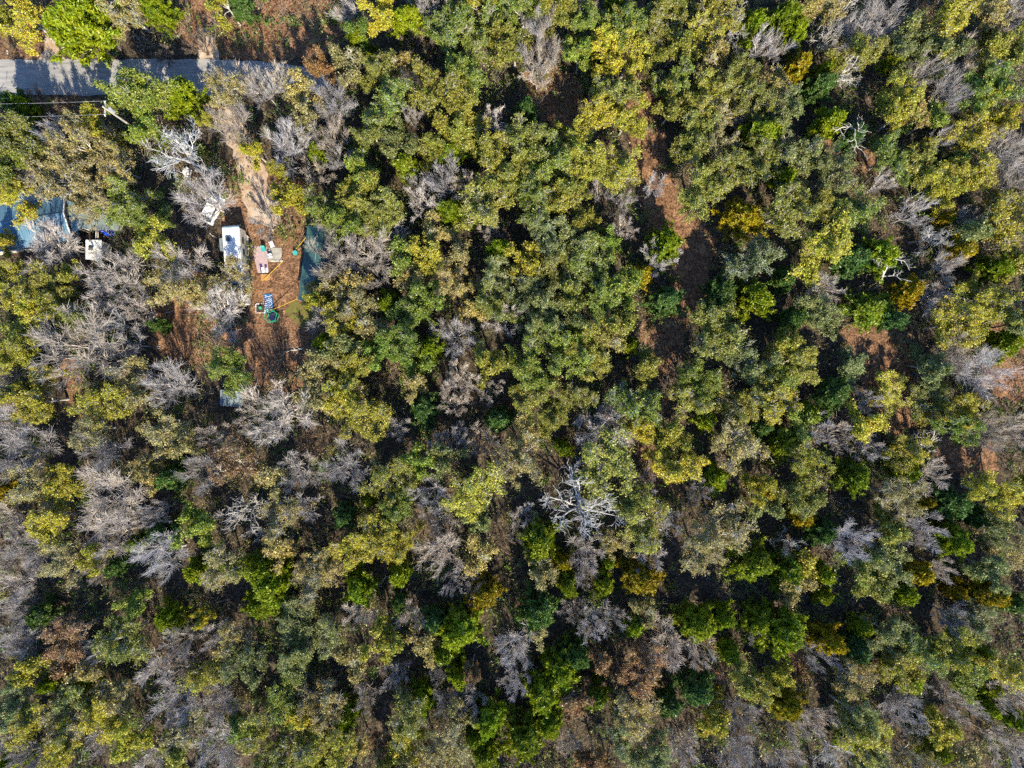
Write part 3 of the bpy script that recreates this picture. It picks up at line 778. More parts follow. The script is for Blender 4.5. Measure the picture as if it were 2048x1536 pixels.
def surround():
    """the same wood goes on outside the picture: one mass of lighter trees"""
    LV, LQ, LT, LH, WV, WQ = [], [], [], [], [], []
    lo = wo_ = 0
    r2 = np.random.default_rng(9)
    k = 0
    for gx in np.arange(-98, 99, 7.0):
        for gy in np.arange(-79, 80, 7.0):
            x = gx + r2.uniform(-2, 2); y = gy + r2.uniform(-2, 2)
            if abs(x) < 67.5 and abs(y) < 51.0: continue
            if x < -66 and 36.5 < y < 45.5: continue
            R = r2.uniform(2.4, 4.4); H = r2.uniform(7, 10)
            lev = skeleton(r2, H, R, 0.4, 6, 4, 4, 0, 0.15, 0.06, 0.8, 0.18, 0.03)
            v, q = join([tubes(p[:, ::(3 if p.shape[1] == 4 else 2 if p.shape[1] > 5 else 1)], r[:, ::(3 if p.shape[1] == 4 else 2 if p.shape[1] > 5 else 1)], 3) for p, r, d, kk in lev[:3]])
            v = v + np.array([x, y, 0]); WV.append(v); WQ.append(q + wo_); wo_ += len(v)
            k += 1
            if k % 3 == 0: continue
            cen = lev[-1][0][:, 1:].reshape(-1, 3)
            v, q, t, h = leaves(r2, cen, 2, 0.2, 0.22, 0.95, 0.55)
            LV.append(v + np.array([x, y, 0])); LQ.append(q + lo); lo += len(v); LT.append(t); LH.append(h)
    o = link('woodland_limbs', quads_mesh('woodland_limbs', np.concatenate(WV), np.concatenate(WQ), M_BARK)); o.color = (0.36, 0.33, 0.30, 1)
    tag(o, 'grey limbs of the wood carrying on past the picture edges', 'woodland', kind='stuff')
    o = link('woodland_leaves', quads_mesh('woodland_leaves', np.concatenate(LV), np.concatenate(LQ), M_OAK, {'tint': np.concatenate(LT), 'hue': np.concatenate(LH)}))
    o.color = (0.19, 0.18, 0.045, 1)
    tag(o, 'olive leaves of the wood carrying on past the picture edges', 'woodland', kind='stuff')
surround()

# ------------------------------------------------------------------ buildings and yard things
M_SHADEBLUE = simple_mat('shade_blue_metal', (0.11, 0.22, 0.32), 0.5, c2=(0.06, 0.13, 0.21), scale=1.2, stretch=(3, 0.5, 1), spec=0.5)  # blue of the shade on a pale roof, put into the base colour
M_PALE = simple_mat('pale_metal', (0.42, 0.52, 0.55), 0.5, c2=(0.24, 0.34, 0.38), scale=1.5, stretch=(3, 0.5, 1))
M_GREY = simple_mat('grey_metal', (0.20, 0.235, 0.245), 0.5, c2=(0.10, 0.13, 0.14), scale=1.4, stretch=(3, 0.5, 1))  # base lowered to carry the shade over the grey shed
M_WHITE = simple_mat('white_roof', (0.78, 0.77, 0.75), 0.6, c2=(0.52, 0.50, 0.47), scale=2.2, stretch=(1.6, 0.6, 1))
M_SIDING = simple_mat('siding', (0.62, 0.60, 0.55), 0.7, c2=(0.42, 0.40, 0.36), scale=2.0)
M_DARK = simple_mat('dark_metal', (0.05, 0.06, 0.07), 0.5)
M_GLASS = simple_mat('dark_glass', (0.03, 0.05, 0.07), 0.08, spec=0.6)
M_TEAL = simple_mat('teal_tarp', (0.036, 0.090, 0.092), 0.6, c2=(0.018, 0.058, 0.062), scale=1.0, stretch=(2, 0.6, 1), spec=0.4)  # base darkened for the shade that lies on the canopy
M_WOOD = simple_mat('weathered_wood', (0.46, 0.42, 0.38), 0.85, c2=(0.26, 0.23, 0.20), scale=2.5, stretch=(5, 0.6, 1))
M_PLY = simple_mat('plywood', (0.42, 0.22, 0.08), 0.8, c2=(0.28, 0.14, 0.05), scale=1.5, stretch=(4, 0.6, 1))
M_LOG = simple_mat('dark_log', (0.060, 0.045, 0.036), 0.9, c2=(0.025, 0.020, 0.018), scale=4, bump=0.4)
M_PALELOG = simple_mat('bleached_wood', (0.52, 0.48, 0.42), 0.85, c2=(0.34, 0.30, 0.26), scale=4)
M_BTARP = simple_mat('blue_plastic', (0.01, 0.07, 0.62), 0.35, c2=(0.01, 0.04, 0.40), scale=3, spec=0.5)
M_GREEN = simple_mat('green_tube', (0.03, 0.42, 0.22), 0.4, spec=0.5)
M_MATB = simple_mat('blue_mat', (0.01, 0.02, 0.07), 0.6)
M_ROPE = simple_mat('yellow_rope', (0.62, 0.40, 0.03), 0.8)
M_CONC = simple_mat('concrete', (0.34, 0.32, 0.28), 0.9, c2=(0.22, 0.20, 0.18), scale=2)
M_CARW = simple_mat('white_paint', (0.80, 0.80, 0.80), 0.3, var=0.03, spec=0.5)
M_RUBBER = simple_mat('rubber', (0.02, 0.02, 0.02), 0.8)
M_PINK = simple_mat('pink_cloth', (0.42, 0.31, 0.32), 0.9, c2=(0.28, 0.20, 0.21), scale=4)
M_PURP = simple_mat('purple_cloth', (0.05, 0.035, 0.12), 0.9)
M_CLOTHW = simple_mat('white_cloth', (0.72, 0.70, 0.74), 0.9, var=0.08)
M_TEALP = simple_mat('teal_plastic', (0.05, 0.40, 0.38), 0.5)
M_STEEL = simple_mat('wire', (0.45, 0.46, 0.48), 0.5, metal=0.3)
M_BLUERUG = simple_mat('blue_rug', (0.02, 0.12, 0.32), 0.9)
M_GRASS = simple_mat('yard_grass', (0.12, 0.145, 0.028), 0.95, c2=(0.13, 0.075, 0.042), scale=2.2, bump=0.4, spec=0.1)
sheet('grass_patch', M_GRASS, [at(578, 606), at(600, 604), at(632, 612), at(632, 640), at(612, 655), at(588, 650), at(572, 630)], 0.004, 8, 0.4, 0.5)

def panel_roof(t, x0, x1, ya, za, yb, zb, mat, step=0.92, th=0.04, name='roof_panel'):
    """metal sheets side by side, each with its raised ribs, from (ya, za) to (yb, zb)"""
    nn = max(1, round((x1 - x0) / step)); w = (x1 - x0) / nn
    m = MB()
    m.slab((0.006, ya, za), (w - 0.006, ya, za), (w - 0.006, yb, zb), (0.006, yb, zb), th)
    for f in (0.05, 0.37, 0.69):
        m.slab((f * w + 0.012, ya, za + 0.035), (f * w + 0.07, ya, za + 0.035), (f * w + 0.07, yb, zb + 0.035), (f * w + 0.012, yb, zb + 0.035), 0.034)
    me = m.mesh(name, mat)
    bm_ok = me
    for i in range(nn):
        link(name, bm_ok, t, (x0 + i * w, 0, 0.003 * (i % 2)))

def walls(t, x0, x1, y0, y1, h, mat):
    th = 0.12
    m = MB()
    m.box(x0, x1, y0, y0 + th, 0, h); m.box(x0, x1, y1 - th, y1, 0, h)
    m.box(x0, x0 + th, y0 + th + 0.002, y1 - th - 0.002, 0, h); m.box(x1 - th, x1, y0 + th + 0.002, y1 - th - 0.002, 0, h)
    m.build('wall', mat, t)

# long house with the metal roof
u = at(120, 397, 3) - at(0, 417, 3); rzh = math.atan2(u.y, u.x)
t = thing('house', 'long house with shade-blue ribbed metal roof half hidden at the left edge', 'house', (at(70, 437, 3.3).x, at(70, 437, 3.3).y, 0), rzh)
walls(t, -8.4, 3.35, -2.9, 2.2, 2.62, M_SIDING)
panel_roof(t, -8.8, 3.75, 2.55, 2.62, 0.0, 3.42, M_SHADEBLUE)
panel_roof(t, -8.8, 3.75, 0.0, 3.42, -3.25, 2.55, M_SHADEBLUE)
m = MB(); m.box(-8.82, 3.77, -0.14, 0.14, 3.46, 3.50); m.build('ridge_cap', M_SHADEBLUE, t)
m = MB(); m.slab((3.76, 2.56, 2.72), (3.90, 2.56, 2.72), (3.90, 0, 3.52), (3.76, 0, 3.52), 0.16); m.slab((3.76, 0, 3.52), (3.90, 0, 3.52), (3.90, -3.26, 2.65), (3.76, -3.26, 2.65), 0.16); m.build('gable_trim', M_WHITE, t)
m = MB(); m.slab((3.95, 1.9, 2.5), (4.75, 1.6, 2.2), (4.75, -2.0, 2.2), (3.95, -2.3, 2.5), 0.05); m.build('porch_roof', M_SHADEBLUE, t)
for y in (1.4, -1.9):
    m = MB(); m.box(4.62, 4.72, y, y + 0.1, 0, 2.19); m.build('porch_post', M_WOOD, t)
m = MB(); m.box(3.352, 3.40, -0.9, 0.1, 0.1, 2.1); m.build('door', M_WHITE, t)
for x in (-6.0, -2.5, 1.0):
    w_ = MB(); w_.box(x, x + 1.0, 2.202, 2.24, 1.0, 2.0); w_ = w_.build('window', M_WHITE, t)
    m = MB(); m.box(x + 0.08, x + 0.92, 2.242, 2.26, 1.08, 1.92); m.build('pane', M_GLASS, w_)

# pale shed behind the house
p = at(40, 402, 2.6)
t = thing('shed', 'pale metal-roofed shed behind the long house, under yellow oak', 'shed', (p.x, p.y, 0), rzh)
walls(t, -2.6, 2.3, -0.85, 0.9, 2.2, M_SIDING)
panel_roof(t, -2.8, 2.6, 1.1, 2.62, -1.05, 2.3, M_PALE)

# grey shed
p = at(192, 436, 2.6)
t = thing('shed', 'grey corrugated metal shed roof right of the long house', 'shed', (p.x, p.y, 0), math.radians(-2))
walls(t, -2.3, 2.4, -1.2, 1.4, 2.25, M_SIDING)
m = MB()
panel_roof(t, -2.55, 2.7, 1.6, 2.75, -1.4, 2.3, M_GREY, 0.75)

# white little shed with hatch
p = at(186, 499, 2.3)
t = thing('shed', 'small white flat-roofed shed with dark roof hatch beside leafless tree', 'shed', (p.x, p.y, 0), math.radians(-1))
walls(t, -0.92, 0.95, -1.15, 1.15, 2.12, M_SIDING)
panel_roof(t, -1.02, 1.05, 1.26, 2.25, -1.26, 2.18, M_WHITE, 0.69, 0.04)
m = MB(); m.box(-0.55, 0.0, -0.12, 0.42, 2.27, 2.42); h_ = m.build('roof_hatch', M_DARK, t)
m = MB(); m.box(-0.35, 0.35, -1.20, -1.152, 0.05, 1.95); m.build('door', M_WHITE, t)

# boards leaning between the sheds
for i, (a, b, lab) in enumerate([(192.0, 191.5, 'weathered board leaning from grey shed roof to white shed, left one'), (196, 195.6, 'weathered board leaning from grey shed roof to white shed, right one')]):
    A = at(a, 457, 2.2); B = at(b, 480, 1.9)
    o = MB().slab((A.x - 0.05, A.y, A.z), (A.x + 0.06, A.y, A.z), (B.x + 0.06, B.y, B.z), (B.x - 0.05, B.y, B.z), 0.05).build('board', M_PALELOG)
    tag(o, lab, 'board', 'boards between the sheds')

# blue plastic-covered heap
def heap(name, mat, p, rx, ry, h, seed, label, cat):
    rr = np.random.default_rng(seed); nu, nv = 14, 6; V = []; F = []
    for j in range(nv):
        f = j / (nv - 1)
        for i in range(nu):
            a = 2 * math.pi * i / nu; k = math.cos(f * math.pi / 2) ** 0.6 * (1 + 0.12 * rr.normal()) + 0.02
            V.append((rx * k * math.cos(a), ry * k * math.sin(a), h * math.sin(f * math.pi / 2) * (1 + 0.06 * rr.normal())))
    for j in range(nv - 1):
        for i in range(nu):
            F.append((j*nu+i, j*nu+(i+1) % nu, (j+1)*nu+(i+1) % nu, (j+1)*nu+i))
    F.append(tuple(range((nv-1)*nu, nv*nu)))
    m = MB(); m.v = V; m.f = F
    o = m.build(name, mat, None, (p.x, p.y, 0)); tag(o, label, cat)
    return o
heap('tarp_heap', M_BTARP, at(213, 463, 0.7), 0.75, 0.55, 1.25, 3, 'bright blue plastic tarp over a heap below the grey shed', 'tarp')
heap('bag_heap', M_CLOTHW, at(372, 344, 0.4), 0.55, 0.75, 0.6, 4, 'white plastic bags heaped left of the driveway near the bare oak', 'bags')

# camper trailer
p = at(467, 531, 2.6)
t = thing('camper_trailer', 'white camper trailer with hatches and slide-out under thin oaks', 'camper', (p.x, p.y, 0), math.radians(4.0))
hw, hl = 1.12, 4.85
prof = [(-hw, 0.55), (hw, 0.55), (hw, 2.62), (hw - 0.10, 2.74), (-hw + 0.10, 2.74), (-hw, 2.62)]
m = MB(); b0 = 0
m.v = [(x, -hl, z) for x, z in prof] + [(x, hl, z) for x, z in prof]
m.f = [(0, 1, 2, 3, 4, 5), (11, 10, 9, 8, 7, 6)] + [(i, i + 6, (i + 1) % 6 + 6, (i + 1) % 6) for i in range(6)]
m.build('body', M_SIDING, t)
for i in range(6):
    y0 = -hl + i * (2 * hl / 6)
    m = MB(); m.box(-hw + 0.04, hw - 0.04, y0 + 0.012, y0 + 2 * hl / 6 - 0.012, 2.743, 2.775); m.build('roof_panel', M_WHITE, t)
m = MB()
for i in range(6):
    f0, f1 = i / 6, (i + 1) / 6
    a0, a1 = f0 * math.pi / 2, f1 * math.pi / 2
    m.slab((-hw + 0.02, hl + 0.45 * math.sin(a0), 2.05 + 0.72 * math.cos(a0)), (hw - 0.02, hl + 0.45 * math.sin(a0), 2.05 + 0.72 * math.cos(a0)),
           (hw - 0.02, hl + 0.45 * math.sin(a1), 2.05 + 0.72 * math.cos(a1)), (-hw + 0.02, hl + 0.45 * math.sin(a1), 2.05 + 0.72 * math.cos(a1)), 0.05)
m.build('front_cap', M_PALE, t)
m = MB(); m.box(-hw, hw, -hl - 0.12, -hl - 0.002, 0.7, 2.78); m.build('rear_bumper_panel', M_WHITE, t)
for (x, y, w_, d_) in ((-0.38, 3.45, 0.34, 0.36), (0.42, 0.45, 0.30, 0.36), (0.1, -2.6, 0.3, 0.3)):
    m = MB(); m.box(x - w_, x + w_, y - d_, y + d_, 2.776, 2.90); v_ = m.build('roof_hatch', M_SHADEBLUE, t)
    m = MB(); m.box(x - w_ * 0.7, x + w_ * 0.7, y - d_ * 0.7, y + d_ * 0.7, 2.902, 2.92); m.build('lid', M_DARK, v_)
m = MB(); m.box(-0.35, 0.35, -0.95, 0.0 - 0.1, 2.776, 3.02); m.build('air_conditioner', M_WHITE, t)
m = MB(); m.box(-hw - 0.62, -hw - 0.002, 2.1, 3.7, 0.8, 2.3); m.build('slide_out', M_GREY, t)
m = MB(); m.box(hw + 0.002, hw + 0.04, -0.4, 0.35, 0.65, 2.45); m.build('door', M_WHITE, t)
for y in (-3.6, 1.4, 2.9):
    m = MB(); m.box(hw + 0.002, hw + 0.03, y, y + 0.8, 1.4, 2.1); m.build('window', M_GLASS, t)
for y in (-0.9, 0.1):
    for x in (-hw + 0.12, hw - 0.12):
        m = MB(); m.tube([(x - 0.1, y - 1.0, 0.34), (x + 0.1, y - 1.0, 0.34)], 0.34, 14); m.build('wheel', M_RUBBER, t)
m = MB(); m.tube([(-0.6, hl, 0.6), (0, hl + 1.2, 0.5)], 0.05); m.tube([(0.6, hl, 0.6), (0, hl + 1.2, 0.5)], 0.05); m.build('hitch', M_DARK, t)

# wooden porch beside the camper
p = at(490, 497, 0.5)
t = thing('porch_deck', 'weathered wooden slat deck against the camper trailer', 'deck', (p.x, p.y, 0), math.radians(3))
m = MB()
for y in (-1.5, 0.0, 1.45): m.box(-0.55, 0.55, y, y + 0.09, 0.0, 0.48)
m.build('joist', M_WOOD, t)
for i in range(5):
    m = MB(); m.box(-0.52 + i * 0.215, -0.52 + i * 0.215 + 0.16, -1.7, 1.75 - 0.1 * (i % 2), 0.482, 0.52); m.build('plank', M_WOOD, t)
for x, y in ((-0.5, 1.6), (0.5, 1.6), (0.5, -1.6)):
    m = MB(); m.box(x - 0.04, x + 0.04, y - 0.04, y + 0.04, 0.522, 1.5); m.build('rail_post', M_WOOD, t)

# pink patio rug on boards
pp = [at(503, 492), at(534, 494), at(537, 546), at(516, 547)]
t = thing('patio_rug', 'faded pink patio rug with dark stripes between camper and mat', 'rug', at(520, 520))
c0 = at(520, 520)
q = [(a - c0) for a in pp]
m = MB(); m.prism([(a.x, a.y) for a in reversed(q)], 0.012, 0.03); m.build('cloth', M_PINK, t)
lo_, hi_ = q[3], q[2]
for i, (f0, f1, g0, g1, mt) in enumerate([(0.30, 0.52, 0.03, 0.36, M_PURP), (0.70, 0.90, 0.12, 0.34, M_PURP), (0.40, 0.66, 0.02, 0.22, M_CLOTHW), (0.78, 0.98, 0.02, 0.2, M_CLOTHW)]):
    def bl(f, g_):
        a = lo_.lerp(hi_, f); b = q[0].lerp(q[1], f); return a.lerp(b, g_)
    z = 0.034 + 0.004 * i
    m = MB(); m.slab((*bl(f0, g0).xy, z), (*bl(f1, g0).xy, z), (*bl(f1, g1).xy, z), (*bl(f0, g1).xy, z), 0.003); m.build('stripe', mt, t)
m = MB(); m.tube([(q[3].x - 0.1, q[3].y - 0.05, 0.05), (q[2].x + 0.1, q[2].y - 0.05, 0.05)], 0.05); m.build('post_shadow_bar', M_LOG, t)  # solid dark bar in place of the posts' shadow line
p = at(531, 554); o = MB().box(-0.6, 0.6, -0.42, 0.38, 0.01, 0.04).build('plywood_sheet', M_PLY, None, p); tag(o, 'orange plywood sheet on the ground below the pink rug', 'plywood')
p = at(551, 509); o = MB().box(-0.9, 0.85, -0.95, 0.9, 0.01, 0.09).build('concrete_slab', M_CONC, None, p); tag(o, 'grey concrete slab right of the pink rug', 'slab')
p = at(555, 522.5); o = MB().box(-0.85, 0.75, -0.09, 0.09, 0.0, 0.16).build('edging_board', M_PALELOG, None, p); tag(o, 'pale board along the lower edge of the concrete slab', 'board')

def chair(px, py, rz, mat, label):
    p = at(px, py, 0.4)
    t = thing('garden_chair', label, 'chair', (p.x, p.y, 0.092 if px > 538 else 0.04), rz, 'garden chairs on the patio')
    MB().box(-0.26, 0.26, -0.25, 0.25, 0.40, 0.44).build('seat', mat, t)
    MB().slab((-0.26, 0.26, 0.46), (0.26, 0.26, 0.46), (0.26, 0.40, 0.88), (-0.26, 0.40, 0.88), 0.04).build('backrest', mat, t)
    for sx in (-0.22, 0.22):
        for sy in (-0.2, 0.2):
            MB().box(sx - 0.02, sx + 0.02, sy - 0.02, sy + 0.02, 0, 0.398).build('leg', mat, t)
        MB().box(sx - 0.03, sx + 0.03, -0.24, 0.26, 0.60, 0.64).build('armrest', mat, t)
chair(541, 512, 1.9, M_CLOTHW, 'white garden chair on the concrete slab beside the pink rug')
chair(545, 491, 0.3, M_CLOTHW, 'white garden chair at the upper corner of the concrete slab')
chair(527, 499, 0.1, M_TEALP, 'teal plastic chair on the pink patio rug')

# blue rug with pale zigzag and the bordered bed beside it
q = [at(528, 588), at(545, 588), at(546, 620), at(532, 627)]
c0 = at(538, 606)
t = thing('outdoor_rug', 'dark blue outdoor rug with white zigzag lines above the trampoline', 'rug', c0)
m = MB(); m.prism([((a - c0).x, (a - c0).y) for a in reversed(q)], 0.01, 0.03); m.build('cloth', M_BLUERUG, t)
for i in range(9):
    f = 0.06 + i * 0.105
    a = q[0].lerp(q[3], f) - c0; b = q[1].lerp(q[2], f) - c0; mid = a.lerp(b, 0.5) + Vector((0, -0.22, 0))
    m = MB()
    for s_, e_ in ((a.lerp(b, 0.08), mid), (mid, a.lerp(b, 0.92))):
        m.slab((s_.x, s_.y, 0.034), (s_.x, s_.y - 0.07, 0.034), (e_.x, e_.y - 0.07, 0.034), (e_.x, e_.y, 0.034), 0.003)
    m.build('zigzag_line', M_CLOTHW, t)
c0 = at(521, 616)
t = thing('garden_bed', 'small garden bed ringed with white stones left of blue rug', 'garden bed', c0)
MB().box(-0.55, 0.55, -0.55, 0.5, 0.0, 0.05).build('soil', M_LOG, t)
rs = random.Random(4)
for i in range(22):
    a = i / 22.0 * 4
    s_ = a % 1
    x, y = [(-0.6 + 1.2 * s_, -0.62), (0.62, -0.6 + 1.1 * s_), (0.6 - 1.2 * s_, 0.56), (-0.62, 0.5 - 1.1 * s_)][int(a)]
    r_ = rs.uniform(0.06, 0.12)
    m = MB(); m.tube([(x, y, 0.0), (x + 0.01, y, r_), (x, y + 0.01, r_ * 1.5)], r_, 6, r_ * 0.5); m.build('stone', M_CLOTHW, t)
p = at(522.5, 616.5)
t = thing('plant_pot', 'green plant pot standing in the stone-ringed bed', 'pot', (p.x, p.y, 0.052))
m = MB(); m.tube([(0, 0, 0), (0, 0, 0.3)], 0.13, 12, 0.18); m.build('pot', M_GREEN, t)
m = MB(); m.tube([(0, 0, 0.302), (0, 0, 0.34)], 0.2, 12); m.build('rim', M_GREEN, t)

# trampoline
p = at(546, 633, 0.5)
t = thing('trampoline', 'small green-framed trampoline with dark mat in the yard', 'trampoline', (p.x, p.y, 0), 0.3)
def ring(r, z, k=6, sx=1.0): return [(r * math.cos(2 * math.pi * i / k) * sx, r * math.sin(2 * math.pi * i / k), z) for i in range(k + 1)]
MB().tube(ring(0.78, 0.45, 6), 0.05, 6).build('frame', M_GREEN, t)
m = MB(); m.prism([(x, y) for x, y, z in ring(0.68, 0, 6)[:6]], 0.43, 0.45); m.build('mat', M_MATB, t)
MB().tube(ring(0.88, 1.55, 6), 0.04, 6).build('top_ring', M_GREEN, t)
for i in range(6):
    a = 2 * math.pi * i / 6
    MB().tube([(0.80 * math.cos(a), 0.80 * math.sin(a), 0.0), (0.80 * math.cos(a), 0.80 * math.sin(a), 0.7), (0.88 * math.cos(a), 0.88 * math.sin(a), 1.55)], 0.03, 6).build('pole', M_GREEN, t)

# teal tarp canopy
A, B, C, D = at(614, 452, 2.5), at(595, 599, 2.3), at(652, 608, 2.3), at(664, 452, 2.5)
ctr = (A + B + C + D) / 4; ctr.z = 0
t = thing('tarp_canopy', 'long dark teal tarp canopy roped up beside the yard', 'canopy', ctr)
V, F = [], []; NU, NV = 8, 18
for j in range(NV + 1):
    for i in range(NU + 1):
        f, g_ = i / NU, j / NV
        P_ = A.lerp(D, f).lerp(B.lerp(C, f), g_) - ctr
        z = P_.z + 0.45 * math.sin(math.pi * f) - 0.10 * abs(math.sin(4 * math.pi * g_)) * (0.4 + abs(f - 0.5)) + 0.03 * math.sin(i * 2.1 + j * 1.3)
        V.append((P_.x - 0.12 * math.sin(4 * math.pi * g_) ** 2 * (f - 0.5), P_.y, z))
for j in range(NV):
    for i in range(NU):
        a = j * (NU + 1) + i; F.append((a, a + NU + 1, a + NU + 2, a + 1))
m = MB(); m.v = V; m.f = F
cl = m.build('cloth', M_TEAL, t)
sol = cl.modifiers.new('thickness', 'SOLIDIFY'); sol.thickness = 0.015
for f, g_ in ((0, 0), (0, 0.5), (0, 1), (1, 0), (1, 0.5), (1, 1)):
    P_ = A.lerp(D, f).lerp(B.lerp(C, f), g_) - ctr
    MB().tube([(P_.x, P_.y, 0), (P_.x, P_.y, P_.z - 0.12)], 0.04, 6).build('pole', M_STEEL, t)
MB().tube([(A + (D - A) * 0.5) - ctr + Vector((0, 0, 0.42)), (B + (C - B) * 0.5) - ctr + Vector((0, 0, 0.42))], 0.03, 5).build('ridge_pole', M_STEEL, t)

for (a, b, lab) in ((at(611, 475, 2.3), at(588, 502, 0.02), 'yellow guy rope from the upper left side of the teal canopy'),
                    (at(566, 522, 0.8), at(524, 562, 0.05), 'yellow rope crossing the brown yard below the concrete slab'),
                    (at(596, 597, 2.2), at(541, 621, 0.5), 'yellow guy rope from teal canopy corner towards the trampoline')):
    mid = a.lerp(b, 0.5); mid.z -= 0.12
    o = MB().tube([a, a.lerp(mid, 0.5), mid, mid.lerp(b, 0.5), b], 0.035, 5).build('guy_rope', M_ROPE); tag(o, lab, 'rope', 'yellow ropes in the yard')

# white car under the bare tree
p = at(424, 418, 0.8)
t = thing('parked_car', 'white car parked under a leafless tree beside the driveway', 'car', (p.x, p.y, 0), math.radians(-27))
sec = [(-1.95, 0.35, 0.62, 0.80), (-1.85, 0.30, 0.85, 0.84), (-1.0, 0.28, 0.92, 0.86), (0.3, 0.28, 0.94, 0.87), (1.3, 0.28, 0.95, 0.87), (1.85, 0.30, 0.90, 0.84), (1.95, 0.38, 0.70, 0.80)]
def loft(sec, name, mat):
    m = MB()
    for (y, z0, z1, w_) in sec:
        m.v += [(-w_, y, z0), (w_, y, z0), (w_ + 0.03, y, (z0 + z1) / 2), (w_ - 0.06, y, z1), (-w_ + 0.06, y, z1), (-w_ - 0.03, y, (z0 + z1) / 2)]
    n_ = len(sec)
    for i in range(n_ - 1):
        for j in range(6):
            m.f.append((i*6+j, i*6+(j+1) % 6, (i+1)*6+(j+1) % 6, (i+1)*6+j))
    m.f += [(5, 4, 3, 2, 1, 0), tuple(range((n_-1)*6, n_*6))]
    return m.build(name, mat, t)
loft(sec, 'body', M_CARW)
loft([(-1.75, 0.9, 0.95, 0.74), (-1.15, 0.9, 1.42, 0.70), (0.0, 0.9, 1.46, 0.70), (0.55, 0.9, 1.38, 0.68), (1.1, 0.9, 0.96, 0.74)], 'cabin', M_GLASS)
m = MB(); m.slab((-0.66, -1.2, 1.48), (0.66, -1.2, 1.48), (0.66, 0.45, 1.48), (-0.66, 0.45, 1.48), 0.03); m.build('roof', M_CARW, t)
for sx in (-0.8, 0.8):
    for sy in (-1.2, 1.25):
        w_ = MB().tube([(sx - 0.1, sy, 0.31), (sx + 0.1, sy, 0.31)], 0.31, 14).build('wheel', M_RUBBER, t)
    MB().box(sx * 0.75 - 0.13, sx * 0.75 + 0.13, 1.93, 1.97, 0.60, 0.72).build('headlight', M_STEEL, t)

# small dark shed
p = at(461, 797, 2.0)
t = thing('shed', 'low dark shed roof in shade between oak and leafless tree', 'shed', (p.x, p.y, 0), math.radians(-4))
walls(t, -1.25, 1.25, -0.85, 0.85, 1.7, M_WOOD)
panel_roof(t, -1.4, 1.4, 1.05, 2.05, -1.05, 1.75, M_GREY, 0.7)

# logs, boards, scraps
def log(a, b, r, mat, name, label, cat, z=None, r1=None, sticks=0, seed=0):
    rr = random.Random(seed); z = r if z is None else z
    pts_ = [Vector(a).lerp(Vector(b), f / 5) + Vector((rr.uniform(-1, 1), rr.uniform(-1, 1), 0)) * r * 0.6 for f in range(6)]
    for q_ in pts_: q_.z = z
    m = MB(); m.tube(pts_, r, 8, r1 if r1 else r * 0.7)
    t = thing(name, label, cat, (0, 0, 0)) if sticks else None
    o = m.build('trunk' if sticks else name, mat, t)
    if not sticks: tag(o, label, cat); return o
    d = (pts_[-1] - pts_[0]).normalized()
    for i in range(sticks):
        s_ = pts_[rr.randint(1, 5)]; sd_ = rr.choice((-1, 1)); n_ = Vector((-d.y, d.x, 0)) * sd_
        L = rr.uniform(0.5, 1.3)
        e_ = s_ + d * L * 0.6 + n_ * L * 0.7 + Vector((0, 0, rr.uniform(0.0, 0.5)))
        MB().tube([s_, s_.lerp(e_, 0.5) + Vector((0, 0, 0.08)), e_], r * 0.4, 5, r * 0.12).build('branch', mat, t)
    return t
log(at(562, 734), at(612, 763), 0.17, M_LOG, 'fallen_log', 'fallen dark log in shade at the lower end of the yard', 'log', sticks=3, seed=2)
log(at(608, 697), at(571, 703), 0.11, M_PALELOG, 'fallen_branch', 'bleached fallen branch above the dark log in the yard', 'branch', sticks=4, seed=3)
log(at(320, 657.5), at(349, 657.5), 0.13, M_LOG, 'timber', 'dark squared timber lying in the clearing left of the camper', 'timber', seed=4)
log(at(302, 652), at(330, 651), 0.09, M_PALELOG, 'timber', 'pale timber lying beside the dark timber in the clearing', 'timber', seed=5)
log(at(312, 692), at(323, 694), 0.06, M_PALELOG, 'plank', 'short pale plank on brown leaves, lower clearing left, upper one', 'plank', seed=6)
log(at(312, 696), at(322, 697), 0.06, M_PALELOG, 'plank', 'short pale plank on brown leaves, lower clearing left, lower one', 'plank', seed=7)
log(at(420, 467), at(433, 476), 0.08, M_PALELOG, 'plank', 'pale plank lying left of the camper trailer', 'plank', seed=8)
log(at(327, 628), at(348, 621), 0.05, M_PALELOG, 'stick', 'thin pale stick across tree shadows in the left clearing', 'stick', seed=9)
log(at(1682, 649), at(1732, 646), 0.16, M_LOG, 'fallen_log', 'dark fallen log along the foot of cedars right of centre', 'log', seed=10)
log(at(708, 984), at(724, 974), 0.13, M_PALELOG, 'fallen_log', 'short pale log in deep shade below leafless trees', 'log', seed=11)
log(at(394, 657), at(400, 690), 0.05, M_PALELOG, 'stick', 'pale stick standing out on leaves right of long shadow', 'stick', seed=12)
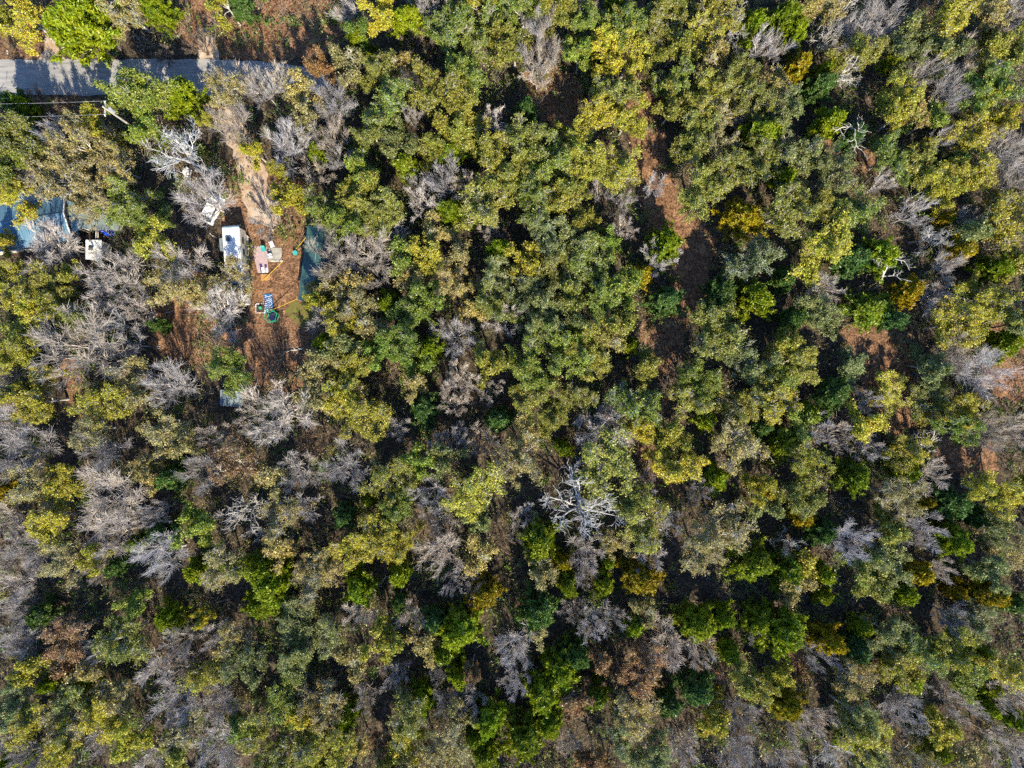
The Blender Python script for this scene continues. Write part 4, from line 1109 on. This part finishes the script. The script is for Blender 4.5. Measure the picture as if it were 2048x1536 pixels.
log(at(735, 1198), at(772, 1152), 0.12, M_PALELOG, 'fallen_tree', 'fallen grey tree with curved branches over dark shade below centre', 'fallen tree', sticks=9, seed=13)
def bucket(px, py, mat, label):
    p = at(px, py, 0.3)
    t = thing('bucket', label, 'bucket', (p.x, p.y, 0), 0.4)
    MB().tube([(0, 0, 0), (0, 0, 0.5)], 0.24, 12, 0.3).build('body', mat, t)
    MB().tube([(0, 0, 0.502), (0, 0, 0.54)], 0.32, 12).build('rim', mat, t)
bucket(256, 783, M_CLOTHW, 'white tub among oaks at left, nearest the shed clearing')
bucket(194, 804, M_CLOTHW, 'white tub under yellow oak at the far left')
bucket(591, 506, M_TEALP, 'teal tub at the foot of the canopy guy rope')
o = MB().tube([(0, 0, 0.06), (0.15, -0.55, 0.06)], 0.09, 8).build('pipe', M_CARW, None, at(15, 102)); tag(o, 'white pipe beside the road at the top left edge', 'pipe')

# utility pole and wires
top = at(207, 214, 9.6)
t = thing('utility_pole', 'wooden utility pole with crossarm beside the gravel road', 'utility pole', (top.x, top.y, 0), 0.0)
MB().tube([(0, 0, 0), (0, 0, 9.7)], 0.16, 10, 0.11).build('pole', M_WOOD, t)
MB().box(-0.06, 0.06, -1.0, 0.9, 9.2, 9.32).build('crossarm', M_PALELOG, t)
MB().tube([(0.28, 0.1, 7.9), (0.28, 0.1, 8.8)], 0.22, 10).build('transformer', M_STEEL, t)
for y in (-0.85, -0.02, 0.75):
    MB().tube([(0, y, 9.322), (0, y, 9.5)], 0.06, 8, 0.045).build('insulator', M_CARW, t)
for dy, lab in ((0.75, 'upper pale power wire running left from the utility pole'), (-0.85, 'lower pale power wire running left from the utility pole')):
    s_ = Vector((top.x, top.y + dy, 9.52)); e_ = s_ + Vector((-42, 0.1, 0))
    pts_ = [s_.lerp(e_, i / 14) - Vector((0, 0, 1.1 * 4 * (i / 14) * (1 - i / 14))) for i in range(15)]
    o = MB().tube(pts_, 0.013, 5).build('power_wire', M_STEEL); tag(o, lab, 'wire', 'power wires')
